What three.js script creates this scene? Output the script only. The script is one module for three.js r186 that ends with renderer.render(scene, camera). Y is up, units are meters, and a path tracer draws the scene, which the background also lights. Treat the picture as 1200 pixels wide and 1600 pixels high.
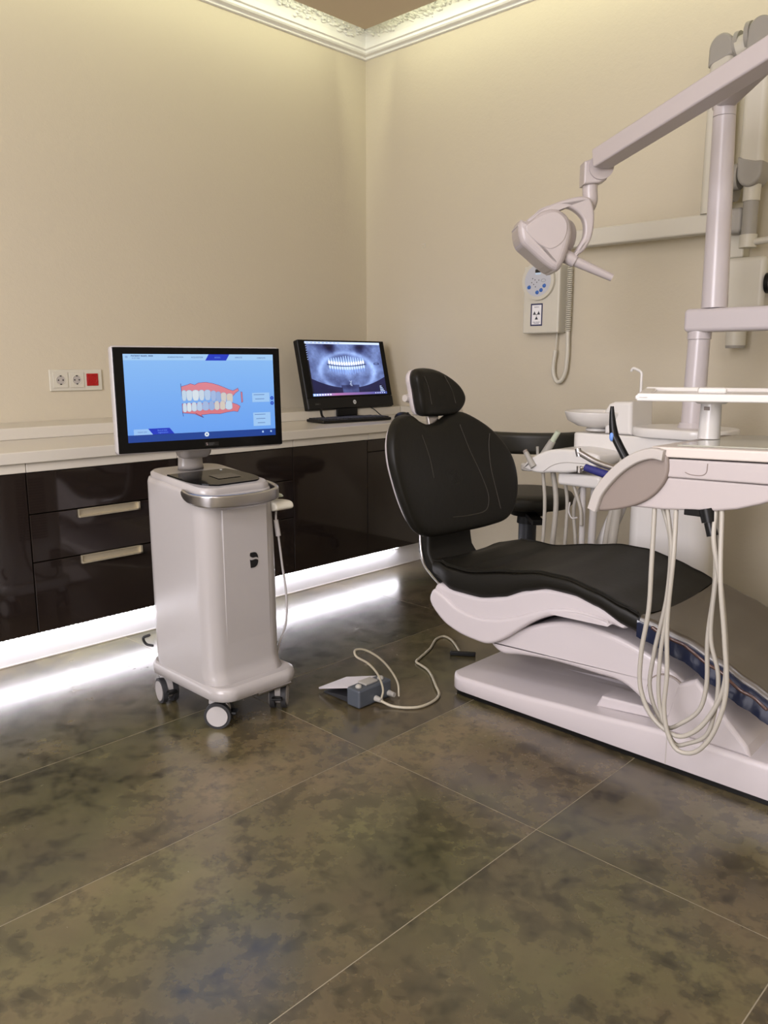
import * as THREE from 'three';
import { RoundedBoxGeometry } from 'three/addons/geometries/RoundedBoxGeometry.js';
import { mergeGeometries } from 'three/addons/utils/BufferGeometryUtils.js';
import { RectAreaLightUniformsLib } from 'three/addons/lights/RectAreaLightUniformsLib.js';

// ---------------------------------------------------------------- camera, exposure, large lights
RectAreaLightUniformsLib.init();
const scene = new THREE.Scene();
scene.background = new THREE.Color(0x000000);
const renderer = new THREE.WebGLRenderer({ antialias: true });
renderer.toneMapping = THREE.LinearToneMapping;
renderer.toneMappingExposure = 0.66;
renderer.shadowMap.enabled = true;
const camera = new THREE.PerspectiveCamera(64.82, 1200 / 1600, 0.05, 50);
camera.position.set(-3.2253, 0.98, 3.2602);
camera.lookAt(-3.2253 + 0.70595, 0.98 - 0.18335, 3.2602 - 0.68412);
scene.add(camera);

const ROOM = { x0: -5, z1: 5, h: 2.72 };
const PANEL_GAP = 0.225, PANEL_Y = 2.56;
function areaLight(color, intensity, w, h, pos, look) {
  const l = new THREE.RectAreaLight(color, intensity, w, h);
  l.position.set(...pos); l.lookAt(...look); scene.add(l); return l;
}
const COVE = new THREE.Color(1.0, 1.0, 0.70), COVE_L = 84;
const PANEL_C = new THREE.Color(1.0, 0.975, 1.06), PANEL_L = 27;
const TOE = new THREE.Color(0.95, 0.92, 1.0), TOE_L = 30;
const q = PANEL_GAP + 0.012, cy = PANEL_Y + 0.062;
areaLight(COVE, COVE_L, 4.45, 0.02, [-2.5, cy, q], [-2.5, cy - 0.6, 0]);            // cove strip facing the left wall
areaLight(COVE, COVE_L, 4.45, 0.02, [-q, cy, 2.5], [0, cy - 0.6, 2.5]);             // cove strip facing the right wall
areaLight(COVE, COVE_L, 4.45, 0.02, [-5 + q, cy, 2.5], [-5, cy - 0.6, 2.5]);
areaLight(COVE, COVE_L, 4.45, 0.02, [-2.5, cy, 5 - q], [-2.5, cy - 0.6, 5]);
const LAMPS = [[-3.3, 2.7], [-4.2, 2.2], [-2.9, 4.3]];
for (const [x, z] of LAMPS) areaLight(PANEL_C, PANEL_L, 0.58, 0.58, [x, PANEL_Y - 0.014, z], [x, 0, z]);
const WIN = { z0: 1.9, z1: 3.5, y0: 0.75, y1: 2.3 }, WIN_C = new THREE.Color(1.0, 0.95, 1.02), WIN_L = 21;
areaLight(WIN_C, WIN_L, WIN.z1 - WIN.z0, WIN.y1 - WIN.y0, [-4.99, (WIN.y0 + WIN.y1) / 2, (WIN.z0 + WIN.z1) / 2], [0, (WIN.y0 + WIN.y1) / 2, (WIN.z0 + WIN.z1) / 2]);   // frosted window behind the camera
areaLight(TOE, TOE_L, 3.1, 0.024, [-2.0, 0.0935, 0.664], [-2.0, 0, 0.73]);           // LED strip under the cabinets

// ---------------------------------------------------------------- helpers
let seed = 12345;
const rnd = () => { seed = (seed * 1664525 + 1013904223) >>> 0; return seed / 4294967296; };
const V = (x, y, z) => new THREE.Vector3(x, y, z);
const names = {};
function numbered(n) { if (names[n] === undefined) { names[n] = 0; return n; } names[n]++; return n + '_' + String(names[n]).padStart(3, '0'); }
function thing(name, label, category, base = [0, 0, 0], group) {
  const g = new THREE.Group(); g.name = numbered(name); g.position.set(...base);
  g.userData = { label, category }; if (group) g.userData.group = group;
  scene.add(g); return g;
}
// adds a mesh given in the world frame to a thing (or a part of one) that is not turned
function add(parent, name, geo, mat, label) {
  const m = new THREE.Mesh(geo, mat); m.name = name; m.castShadow = m.receiveShadow = true;
  if (parent === scene) m.name = numbered(name);
  else {
    const o = new THREE.Vector3(); let p = parent;
    while (p && p !== scene) { o.add(p.position); p = p.parent; }
    m.position.copy(o).negate();
  }
  if (label) m.userData.label = label;
  parent.add(m); return m;
}
// adds a mesh given in the parent's own frame
function loc(parent, name, geo, mat, pos, rot) {
  const m = new THREE.Mesh(geo, mat); m.name = name; m.castShadow = m.receiveShadow = true;
  if (pos) m.position.set(...pos); if (rot) m.rotation.set(...rot);
  parent.add(m); return m;
}
function struct(name) { const g = new THREE.Group(); g.name = name; g.userData = { kind: 'structure' }; scene.add(g); return g; }
const box = (x0, x1, y0, y1, z0, z1) => new THREE.BoxGeometry(x1 - x0, y1 - y0, z1 - z0).translate((x0 + x1) / 2, (y0 + y1) / 2, (z0 + z1) / 2);
const rbox = (x0, x1, y0, y1, z0, z1, r = 0.003, s = 3) => new RoundedBoxGeometry(x1 - x0, y1 - y0, z1 - z0, s, Math.min(r, (x1 - x0) / 2.01, (y1 - y0) / 2.01, (z1 - z0) / 2.01)).translate((x0 + x1) / 2, (y0 + y1) / 2, (z0 + z1) / 2);
function tube(pts, r, seg = 48, rad = 10) {
  const c = new THREE.CatmullRomCurve3(pts.map(p => V(...p)), false, 'centripetal');
  const g = new THREE.TubeGeometry(c, seg, r, rad, false);
  const e0 = new THREE.SphereGeometry(r, rad, 6).translate(...pts[0]), e1 = new THREE.SphereGeometry(r, rad, 6).translate(...pts[pts.length - 1]);
  return mergeGeometries([g, e0, e1]);
}
function rod(a, b, r0, r1 = r0, seg = 20) {
  const A = V(...a), B = V(...b), d = B.clone().sub(A), L = d.length();
  const g = new THREE.CylinderGeometry(r1, r0, L, seg);
  g.applyQuaternion(new THREE.Quaternion().setFromUnitVectors(V(0, 1, 0), d.normalize()));
  const c = A.add(B).multiplyScalar(0.5); return g.translate(c.x, c.y, c.z);
}
// a square-section bar between two points with rounded edges; up keeps its height vertical
function bar(a, b, w, h, r = 0.006) {
  const A = V(...a), B = V(...b), d = B.clone().sub(A), L = d.length();
  const g = new RoundedBoxGeometry(w, h, L, 3, r);
  const zx = d.clone().normalize(), xx = V(0, 1, 0).cross(zx).normalize(), yy = zx.clone().cross(xx);
  g.applyMatrix4(new THREE.Matrix4().makeBasis(xx, yy, zx));
  const c = A.add(B).multiplyScalar(0.5); return g.translate(c.x, c.y, c.z);
}
// side profile given as [z, y] pairs, made into a solid between x0 and x1 with rounded edges
function sideSolid(pts, x0, x1, bev = 0.008, smooth = true, n = 90) {
  let P = pts.map(p => new THREE.Vector2(p[0], p[1]));
  if (smooth) { const c = new THREE.CatmullRomCurve3(P.map(p => V(p.x, p.y, 0)), true, 'centripetal'); P = c.getPoints(n).slice(0, n).map(p => new THREE.Vector2(p.x, p.y)); }
  const s = new THREE.Shape(P);
  const g = new THREE.ExtrudeGeometry(s, { depth: (x1 - x0) - 2 * bev, bevelEnabled: bev > 0, bevelThickness: bev, bevelSize: bev, bevelOffset: -bev, bevelSegments: 4, curveSegments: 12, steps: 1 });
  // local x -> z, local y -> y, local z -> -x
  g.applyMatrix4(new THREE.Matrix4().makeBasis(V(0, 0, 1), V(0, 1, 0), V(-1, 0, 0)));
  return g.translate(x1 - bev, 0, 0);
}
function rrect(w, h, r, n = 6) {
  const o = [];
  for (const [cx, cy, a0] of [[w / 2 - r, h / 2 - r, 0], [-w / 2 + r, h / 2 - r, 1], [-w / 2 + r, -h / 2 + r, 2], [w / 2 - r, -h / 2 + r, 3]])
    for (let i = 0; i <= n; i++) { const a = (a0 + i / n) * Math.PI / 2; o.push([cx + Math.cos(a) * r, cy + Math.sin(a) * r]); }
  return o;
}
// skin over closed loops of Vector3 (all the same length), capped at both ends
function loft(loops, cap = true) {
  const n = loops[0].length, pos = [], idx = [], uv = [];
  loops.forEach((L, j) => L.forEach((p, i) => { pos.push(p.x, p.y, p.z); uv.push(i / n, j / (loops.length - 1)); }));
  for (let j = 0; j < loops.length - 1; j++) for (let i = 0; i < n; i++) { const a = j * n + i, b = j * n + (i + 1) % n, c = a + n, d = b + n; idx.push(a, b, c, b, d, c); }
  if (cap) for (const [j, flip] of [[0, true], [loops.length - 1, false]]) {
    const c = V(0, 0, 0); loops[j].forEach(p => c.add(p)); c.multiplyScalar(1 / n);
    const base = pos.length / 3; pos.push(c.x, c.y, c.z); uv.push(.5, .5);
    loops[j].forEach(p => { pos.push(p.x, p.y, p.z); uv.push(.5, .5); });
    for (let i = 0; i < n; i++) { const a = base + 1 + i, b = base + 1 + (i + 1) % n; flip ? idx.push(base, b, a) : idx.push(base, a, b); }
  }
  const g = new THREE.BufferGeometry(); g.setAttribute('position', new THREE.Float32BufferAttribute(pos, 3)); g.setAttribute('uv', new THREE.Float32BufferAttribute(uv, 2));
  g.setIndex(idx); g.computeVertexNormals(); return g;
}
// upholstered pad: closed outline [x, y], bulging forward tf and backward tb; zf(x, y) places it
function pad(outline, c, tf, tb, zf, pf = 4, rings = 14, n = 120) {
  const cur = new THREE.CatmullRomCurve3(outline.map(p => V(p[0], p[1], 0)), true, 'centripetal');
  const O = cur.getPoints(n).slice(0, n);
  let area = 0; O.forEach((p, i) => { const r = O[(i + 1) % n]; area += p.x * r.y - r.x * p.y; }); if (area < 0) O.reverse();
  const pos = [], idx = [], uv = [];
  const ring = (s, z) => O.forEach(p => { const x = c[0] + (p.x - c[0]) * s, y = c[1] + (p.y - c[1]) * s; pos.push(x, y, zf(x, y) + z); uv.push(x, y); });
  const prof = s => Math.pow(Math.max(0, 1 - Math.pow(s, pf)), 1 / pf * 1.6);
  const S = []; for (let i = 1; i <= rings; i++) S.push(1 - Math.pow(1 - i / rings, 1.8));
  const rows = [];
  S.forEach(s => rows.push([s, tf * prof(s)]));
  for (let i = rings - 2; i >= 0; i--) rows.push([S[i], -tb * prof(S[i])]);
  rows.forEach(r => ring(...r));
  for (let j = 0; j < rows.length - 1; j++) for (let i = 0; i < n; i++) { const a = j * n + i, b = j * n + (i + 1) % n, d = a + n, e = b + n; idx.push(a, d, b, b, d, e); }
  const f = pos.length / 3; pos.push(c[0], c[1], zf(...c) + tf, c[0], c[1], zf(...c) - tb); uv.push(0, 0, 0, 0);
  const last = (rows.length - 1) * n;
  for (let i = 0; i < n; i++) { idx.push(f, i, (i + 1) % n); idx.push(f + 1, last + (i + 1) % n, last + i); }
  const g = new THREE.BufferGeometry(); g.setAttribute('position', new THREE.Float32BufferAttribute(pos, 3)); g.setAttribute('uv', new THREE.Float32BufferAttribute(uv, 2));
  g.setIndex(idx); g.computeVertexNormals(); return g;
}
function lathe(pts, seg = 40) { return new THREE.LatheGeometry(pts.map(p => new THREE.Vector2(p[0], p[1])), seg); }

// value noise for textures, tiling with period per
function noiseGrid(per, s) { let k = s; const a = new Float32Array(per * per); for (let i = 0; i < a.length; i++) { k = (k * 1664525 + 1013904223) >>> 0; a[i] = k / 4294967296; } return a; }
function makeFbm(p0, oct, s) {
  const G = []; for (let o = 0; o < oct; o++) G.push(noiseGrid(p0 << o, s + o * 77));
  return (u, v, gain = 0.55) => {
    let sum = 0, amp = 1, tot = 0;
    for (let o = 0; o < oct; o++) {
      const per = p0 << o, x = u * per, y = v * per, xi = Math.floor(x), yi = Math.floor(y); let fx = x - xi, fy = y - yi;
      fx = fx * fx * (3 - 2 * fx); fy = fy * fy * (3 - 2 * fy);
      const x0 = ((xi % per) + per) % per, x1 = (x0 + 1) % per, y0 = ((yi % per) + per) % per, y1 = (y0 + 1) % per, g = G[o];
      const a = g[y0 * per + x0], b = g[y0 * per + x1], c = g[y1 * per + x0], d = g[y1 * per + x1];
      sum += amp * (a + (b - a) * fx + (c - a) * fy + (a - b - c + d) * fx * fy); tot += amp; amp *= gain;
    }
    return sum / tot;
  };
}
function dataTex(n, fn, srgb) {
  const d = new Uint8Array(n * n * 4);
  for (let y = 0; y < n; y++) for (let x = 0; x < n; x++) { const c = fn(x / n, y / n), i = (y * n + x) * 4; d[i] = c[0]; d[i + 1] = c[1]; d[i + 2] = c[2]; d[i + 3] = 255; }
  const t = new THREE.DataTexture(d, n, n, THREE.RGBAFormat); t.wrapS = t.wrapT = THREE.RepeatWrapping; t.magFilter = THREE.LinearFilter; t.minFilter = THREE.LinearFilter;
  if (srgb) t.colorSpace = THREE.SRGBColorSpace; t.needsUpdate = true; return t;
}
function canvasTex(w, h, draw) {
  const c = document.createElement('canvas'); c.width = w; c.height = h; const g = c.getContext('2d'); draw(g, w, h);
  const t = new THREE.CanvasTexture(c); t.colorSpace = THREE.SRGBColorSpace; t.magFilter = THREE.LinearFilter; return t;
}
const lin = (r, g, b) => new THREE.Color().setRGB(r, g, b);
const mat = (c, roughness = 0.5, o = {}) => new THREE.MeshPhysicalMaterial({ color: c, roughness, ...o });

// ---------------------------------------------------------------- materials
const fb1 = makeFbm(4, 8, 11), fb2 = makeFbm(5, 7, 501), fb3 = makeFbm(48, 4, 901);
const stoneTex = dataTex(1024, (u, v) => {
  const a = fb1(u, v, .58), b = fb2(u * 1 + .37, v + .61, .6), f = fb3(u, v, .7);
  const olive = Math.max(0, Math.min(1, (b - .35) * 2.5)), pit = Math.max(0, f - .56);
  const L = Math.max(.4, 1 + (a - .5) * .95 + (f - .5) * 1.1 - pit * 1.2);
  const br = [83, 72, 51], ol = [80, 77, 48];
  return [0, 1, 2].map(i => Math.max(0, Math.min(255, (br[i] + (ol[i] - br[i]) * olive) * L)));
}, true);
const stoneRough = dataTex(512, (u, v) => { const a = fb1(u + .2, v + .1, .6), f = fb3(u, v, .6); const r = 64 + (a - .5) * 16 + (f - .5) * 20; return [r, r, r].map(k => Math.max(30, Math.min(255, k))); });
const plasterBump = dataTex(512, (u, v) => { const f = fb3(u, v, .8) * 255; return [f, f, f]; });
const MT = {
  wall: mat(lin(0.56, 0.505, 0.39), 0.75, { bumpMap: plasterBump, bumpScale: 0.0006 }),
  plaster: mat(lin(0.8, 0.8, 0.76), 0.7),
  ceil: mat(lin(0.60, 0.50, 0.37), 0.8),
  slab: mat(lin(0.7, 0.68, 0.6), 0.8),
  tile: mat(lin(1, 1, 1), 1, { map: stoneTex, roughnessMap: stoneRough, ior: 1.9 }),
  grout: mat(lin(0.22, 0.19, 0.13), 0.8),
  top: mat(lin(0.58, 0.545, 0.47), 0.3),
  gloss: mat(lin(0.016, 0.011, 0.009), 0.06, { ior: 1.6 }),
  alu: mat(lin(0.62, 0.56, 0.42), 0.35, { metalness: 0.7 }),
  plinth: mat(lin(0.8, 0.8, 0.82), 0.32, { metalness: 0.3 }),
  white: mat(lin(0.50, 0.46, 0.465), 0.28),
  cart: mat(lin(0.36, 0.34, 0.33), 0.25),
  whiteLightened: mat(lin(0.66, 0.64, 0.61), 0.25),  // same white plastic, colour lightened to offset shade on spittoon, holder and tray
  blush: mat(lin(0.44, 0.395, 0.385), 0.3),
  whiteSatin: mat(lin(0.50, 0.46, 0.465), 0.45),
  cream: mat(lin(0.58, 0.555, 0.47), 0.4),
  grey: mat(lin(0.33, 0.315, 0.28), 0.5),
  taupe: mat(lin(0.22, 0.18, 0.155), 0.5),
  lgrey: mat(lin(0.42, 0.39, 0.36), 0.4),
  black: mat(lin(0.006, 0.006, 0.006), 0.35, { specularIntensity: 0.5 }),
  blackGlass: mat(lin(0.003, 0.003, 0.003), 0.1, { specularIntensity: 0.3 }),
  rubber: mat(lin(0.018, 0.018, 0.02), 0.6),
  leather: mat(lin(0.009, 0.0082, 0.006), 0.48, { specularIntensity: 0.4, bumpMap: plasterBump, bumpScale: 0.0004 }),
  seam: mat(lin(0.03, 0.025, 0.018), 0.7),
  cover: mat(lin(0.075, 0.06, 0.042), 0.35, { clearcoat: 0.4, clearcoatRoughness: 0.25 }),
  film: mat(lin(0.01, 0.014, 0.034), 0.15),
  filmBrown: mat(lin(0.08, 0.04, 0.03), 0.2),
  chrome: mat(lin(0.72, 0.72, 0.74), 0.18, { metalness: 1 }),
  satin: mat(lin(0.5, 0.49, 0.5), 0.28, { metalness: 1 }),
  hose: mat(lin(0.37, 0.345, 0.295), 0.45),
  hoseGrey: mat(lin(0.45, 0.43, 0.41), 0.45),
  wire: mat(lin(0.36, 0.325, 0.24), 0.4),
  slate: mat(lin(0.06, 0.07, 0.085), 0.5),
  blue: mat(lin(0.02, 0.022, 0.12), 0.3),
  lightBlue: mat(lin(0.12, 0.25, 0.6), 0.4),
  red: mat(lin(0.36, 0.004, 0.006), 0.35),
  seat: mat(lin(0.02, 0.019, 0.014), 0.5),
  cyl: mat(lin(0.035, 0.038, 0.045), 0.4, { metalness: 0.3 }),
};

// ---------------------------------------------------------------- the setting
{
  const fl = struct('floor');
  add(fl, 'grout_bed', box(-5.1, 0.1, -0.1, -0.0004, -0.1, 5.1), MT.grout);
  const TX = 1.026, TZ = 0.511, g = 0.0011;
  for (let i = -4; i < 3; i++) for (let k = -4; k < 6; k++) {
    const x0 = Math.max(-5, -1.876 + i * TX), x1 = Math.min(0, -1.876 + (i + 1) * TX), z0 = Math.max(0, 1.893 + k * TZ), z1 = Math.min(5, 1.893 + (k + 1) * TZ);
    if (x1 - x0 < .02 || z1 - z0 < .02) continue;
    const b = new THREE.BoxGeometry(x1 - x0 - 2 * g, 0.01, z1 - z0 - 2 * g), ou = rnd(), ov = rnd(), p = b.attributes.position, u = b.attributes.uv, fx = rnd() < .5 ? -1 : 1;
    for (let n = 0; n < p.count; n++) u.setXY(n, ou + fx * p.getX(n) / 1.7, ov + p.getZ(n) / 1.7);
    add(fl, 'tile', b.translate((x0 + x1) / 2, -0.005, (z0 + z1) / 2), MT.tile);
  }
}
function uvMetres(g, s) {
  const p = g.attributes.position, n = g.attributes.normal, u = g.attributes.uv;
  for (let i = 0; i < p.count; i++) { const ax = Math.abs(n.getX(i)), ay = Math.abs(n.getY(i)); ax > .7 ? u.setXY(i, p.getZ(i) / s, p.getY(i) / s) : ay > .7 ? u.setXY(i, p.getX(i) / s, p.getZ(i) / s) : u.setXY(i, p.getX(i) / s, p.getY(i) / s); }
  return g;
}
add(struct('wall_left'), 'plaster', uvMetres(box(-5.1, 0.1, 0, 2.8, -0.1, 0), 0.6), MT.wall);
{
  const w = struct('wall_right'); add(w, 'plaster', uvMetres(box(0, 0.1, 0, 2.8, 0, 5), 0.6), MT.wall);
  add(w, 'wall_mark', mergeGeometries([box(-0.0015, 0, 1.568, 1.571, 0.405, 0.428), box(-0.0015, 0, 1.556, 1.57, 0.425, 0.428), box(-0.0015, 0, 1.548, 1.556, 0.408, 0.411)]), MT.cream);
}
add(struct('wall_back'), 'plaster', uvMetres(box(-5.1, 0.1, 0, 2.8, 5, 5.1), 0.6), MT.wall);
{
  const w = struct('wall_side'), W = WIN;
  for (const g of [box(-5.1, -5, 0, W.y0, 0, 5), box(-5.1, -5, W.y1, 2.8, 0, 5), box(-5.1, -5, W.y0, W.y1, 0, W.z0), box(-5.1, -5, W.y0, W.y1, W.z1, 5)]) add(w, 'plaster', uvMetres(g, 0.6), MT.wall);
  const n = struct('window_1');
  add(n, 'frosted_pane', box(-5.06, -5.05, W.y0, W.y1, W.z0, W.z1), new THREE.MeshStandardMaterial({ color: 0x222222, emissive: WIN_C, emissiveIntensity: 3 }));
  for (const g of [box(-5.05, -4.992, W.y0, W.y0 + 0.04, W.z0, W.z1), box(-5.05, -4.992, W.y1 - 0.04, W.y1, W.z0, W.z1), box(-5.05, -4.992, W.y0, W.y1, W.z0, W.z0 + 0.04), box(-5.05, -4.992, W.y0, W.y1, W.z1 - 0.04, W.z1), box(-5.05, -5.0, W.y0, W.y1, 2.68, 2.72)]) add(n, 'frame', g, MT.plaster);
}
{
  const c = struct('ceiling'); add(c, 'upper_slab', box(-5.1, 0.1, 2.72, 2.8, -0.1, 5.1), MT.slab);
  const G = PANEL_GAP; add(c, 'dropped_panel', rbox(-5 + G, -G, PANEL_Y, PANEL_Y + 0.02, G, 5 - G, 0.002), MT.ceil);
  for (const x of [-4, -2.5, -1]) for (const z of [1, 2.5, 4]) add(c, 'hanger', rod([x, PANEL_Y + 0.02, z], [x, 2.72, z], 0.006), MT.grey);
}
{ // plaster cornice: mitred lengths with a relief of leaves in the cove
  const prof = [[0, 2.525], [0.012, 2.527], [0.016, 2.536], [0.034, 2.54], [0.04, 2.546], [0.04, 2.556], [0.05, 2.56]];
  for (let i = 1; i <= 8; i++) { const a = i / 8 * Math.PI / 2; prof.push([0.05 + 0.13 * (1 - Math.cos(a)), 2.56 + 0.13 * Math.sin(a)]); }
  prof.push([0.19, 2.69], [0.19, 2.72], [0, 2.72]);
  const loops = (f0, f1) => [f0, f1].map(f => prof.map(([d, y]) => f(d, y)));
  function cornice(name, f0, f1, place) {
    const t = struct(name); const g = loft(loops(f0, f1), false).toNonIndexed(); g.computeVertexNormals(); add(t, 'moulding', g, MT.plaster);
    const L = [], leaf = new THREE.IcosahedronGeometry(1, 1);
    for (let i = 0; i < 900; i++) {
      const s = 0.06 + rnd() * 2.9, a = (.17 + (rnd() + rnd()) * .17 + .05 * Math.sin(s * 22)) * Math.PI / 2, R = 0.13;
      const d = 0.05 + R * (1 - Math.cos(a)), y = 2.56 + R * Math.sin(a), k = 0.006 + rnd() * 0.009;
      const b = leaf.clone().scale(k * (0.8 + rnd()), k * .55, k * (.5 + rnd() * .5)); b.rotateY(rnd() * 6.3); b.rotateX(.5); const p = place(s, d, y); L.push(b.translate(p.x, p.y, p.z));
    }
    const r = add(t, 'leaf_relief', mergeGeometries(L), MT.plaster); r.userData.kind = 'stuff';
  }
  cornice('trim_1', (d, y) => V(-5, y, d), (d, y) => V(-d, y, d), (s, d, y) => V(-s, y, d));
  cornice('trim_2', (d, y) => V(-d, y, d), (d, y) => V(-d, y, 5), (s, d, y) => V(-d, y, s));
}
add(struct('baseboard_right'), 'board', box(-0.014, 0, 0, 0.035, 2.0, 5), MT.black);

// ---------------------------------------------------------------- ceiling lights and cove strips
const glow = (c, k) => new THREE.MeshStandardMaterial({ color: 0x000000, emissive: c, emissiveIntensity: k });
LAMPS.forEach(([x, z], i) => {
  const t = thing('ceiling_light', ['square recessed ceiling light closest to the middle of the room', 'square recessed ceiling light beside the frosted window', 'square recessed ceiling light near the rear wall'][i], 'light', [x, PANEL_Y - 0.012, z], 'ceiling lights');
  add(t, 'frame', rbox(x - 0.31, x + 0.31, PANEL_Y - 0.010, PANEL_Y - 0.0005, z - 0.31, z + 0.31, 0.003), MT.whiteSatin);
  add(t, 'diffuser', box(x - 0.29, x + 0.29, PANEL_Y - 0.012, PANEL_Y - 0.009, z - 0.29, z + 0.29), glow(PANEL_C, 2));
});
[['left wall', box(-4.7, -0.3, cy - 0.01, cy + 0.01, q + 0.001, q + 0.006), [-2.5, cy, q]], ['right wall', box(-q - 0.006, -q - 0.001, cy - 0.01, cy + 0.01, 0.3, 4.7), [-q, cy, 2.5]]].forEach(([w, g, b]) => {
  const t = thing('led_strip', 'warm LED cove strip on top of the dropped ceiling along the ' + w, 'light strip', b);
  add(t, 'diode_band', g, glow(COVE, 2));
  add(t, 'channel', w[0] === 'l' ? box(-4.7, -0.3, PANEL_Y + 0.02, cy + 0.012, q + 0.007, q + 0.02) : box(-q - 0.02, -q - 0.007, PANEL_Y + 0.02, cy + 0.012, 0.3, 4.7), MT.grey);
});

// ---------------------------------------------------------------- cabinets, worktop, plinth, LED strip
const CF = 0.68, CB = 0.10, CT = 0.633;
function handle(parent, x0, x1, y1) {
  const h = new THREE.Group(); h.name = 'handle'; parent.add(h);
  const o = new THREE.Vector3(); let p = parent; while (p && p !== scene) { o.add(p.position); p = p.parent; } h.position.copy(o).negate();
  const y0 = y1 - 0.028, gs = [rbox(x0, x1, y0, y0 + 0.006, CF, CF + 0.012, 0.001), rbox(x0, x1, y1 - 0.003, y1, CF - 0.002, CF + 0.006, 0.001),
    rbox(x1 - 0.008, x1, y0, y1, CF - 0.002, CF + 0.012, 0.001), rbox(x0, x0 + 0.003, y0, y1, CF - 0.002, CF + 0.008, 0.001)];
  loc(h, 'handle_frame', mergeGeometries(gs), MT.alu);
  loc(h, 'handle_recess', box(x0 + 0.002, x1 - 0.002, y0 + 0.004, y1 - 0.002, CF - 0.002, CF + 0.0015), MT.alu);
}
function cabinet(x0, x1, kind, label) {
  const t = thing('base_cabinet', label, 'cabinet', [(x0 + x1) / 2, CB, 0.35], 'gloss cabinets under the worktop'), g = 0.0018;
  add(t, 'body', box(x0, x1, CB + 0.002, 0.6645, 0.02, CF - 0.022), MT.black);
  add(t, 'apron', rbox(x0 + 0.001, x1 - 0.001, CT + 0.001, 0.6645, CF - 0.021, CF + 0.006, 0.002), MT.top);
  const front = (name, y0, y1) => add(t, name, rbox(x0 + g, x1 - g, y0 + g, y1 - g, CF - 0.02, CF, 0.0015), MT.gloss);
  if (kind === 'drawers') {
    front('drawer', 0.497, CT);
    const a = front('drawer', 0.338, 0.497); handle(a, (x0 + x1) / 2 - 0.112, (x0 + x1) / 2 + 0.112, 0.495);
    const b = front('drawer', CB, 0.338); handle(b, (x0 + x1) / 2 - 0.112, (x0 + x1) / 2 + 0.112, 0.337);
  } else if (kind === 'door') front('door', CB, CT);
  else { front('drawer', 0.577, CT); front('door', CB, 0.577); }
}
cabinet(-3.6, -2.745, 'door', 'dark gloss cabinet at the far left end of the worktop');
cabinet(-2.745, -2.195, 'door', 'dark gloss door cabinet left of the drawer unit by the scanner cart');
cabinet(-2.195, -1.65, 'drawers', 'dark gloss drawer cabinet with two metal pulls left of the scanner cart');
cabinet(-1.65, -1.105, 'drawers', 'dark gloss drawer cabinet hidden behind the white scanner cart');
cabinet(-1.105, -0.67, 'door', 'dark gloss cabinet with plain door below the keyboard');
cabinet(-0.67, -0.005, 'drawerdoor', 'dark gloss cabinet with top drawer beside the dental chair back');
{
  const t = thing('worktop', 'long cream white worktop with raised ledge along the left wall', 'worktop', [-1.8, 0.665, 0.35]);
  add(t, 'slab', rbox(-3.6, -0.003, 0.665, 0.702, 0.003, 0.70, 0.003), MT.top);
  add(t, 'ledge', rbox(-3.6, -0.003, 0.7022, 0.745, 0.003, 0.285, 0.003), MT.top);
  add(t, 'upstand', rbox(-0.03, -0.003, 0.7022, 0.745, 0.287, 0.69, 0.003), MT.top);
  const p = thing('plinth', 'brushed metal toe plinth lit by LEDs under the dark cabinets', 'plinth', [-1.8, 0, 0.64]);
  add(p, 'board', box(-3.6, -0.31, 0.001, 0.0985, 0.62, 0.645), MT.plinth);
  add(p, 'end_board', box(-0.308, -0.005, 0.001, 0.0985, 0.62, 0.643), MT.plinth);
  add(p, 'floor_seal', box(-3.6, -0.31, 0.0005, 0.004, 0.6452, 0.648), MT.lgrey);
  const s = thing('led_strip', 'cold white LED strip under the front edge of the cabinets', 'light strip', [-2, 0.096, 0.6655]);
  add(s, 'tape', box(-3.58, -0.45, 0.0985, 0.1015, 0.660, 0.671), MT.white);
  const chips = []; for (let x = -3.55; x < -0.46; x += 0.0167) chips.push(box(x, x + 0.005, 0.0955, 0.0985, 0.663, 0.668));
  const m = add(s, 'diode', mergeGeometries(chips), glow(TOE, 110)); m.userData.kind = 'stuff';
}

// ---------------------------------------------------------------- wall socket
{
  const t = thing('wall_socket', 'white triple wall socket plate with one red outlet', 'socket', [-1.69, 0.865, 0.001]);
  const L = -1.802, R = -1.578, B = 0.862, T = 0.948;
  add(t, 'frame', rbox(L, R, B, T, 0.0005, 0.009, 0.003), MT.cream);
  [-1.758, -1.690, -1.622].forEach((x, i) => {
    const y = 0.906, red = i === 2, m = red ? MT.red : MT.cream;
    const ins = add(t, 'outlet', rbox(x - (red ? 0.025 : 0.031), x + (red ? 0.025 : 0.031), y - (red ? 0.025 : 0.031), y + (red ? 0.025 : 0.031), 0.009, 0.0125, 0.0012), m, red ? 'red outlet insert' : undefined);
    const rim = new THREE.TorusGeometry(0.019, 0.0014, 8, 40).translate(x, y, 0.0127);
    loc(ins, 'rim', rim, m);
    loc(ins, 'well', new THREE.CircleGeometry(0.0185, 32).translate(x, y, 0.0127), red ? MT.red : MT.lgrey);
    for (const s of [-1, 1]) loc(ins, 'pin_hole', new THREE.CylinderGeometry(0.0028, 0.0028, 0.001, 14).rotateX(Math.PI / 2).translate(x + s * 0.0095, y, 0.0132), red ? MT.red : MT.black);
    for (const s of [-1, 1]) loc(ins, 'earth_clip', box(x - 0.0035, x + 0.0035, y + s * 0.0165 - 0.002, y + s * 0.0165 + 0.002, 0.0125, 0.0145), red ? MT.red : MT.black);
  });
}

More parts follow.
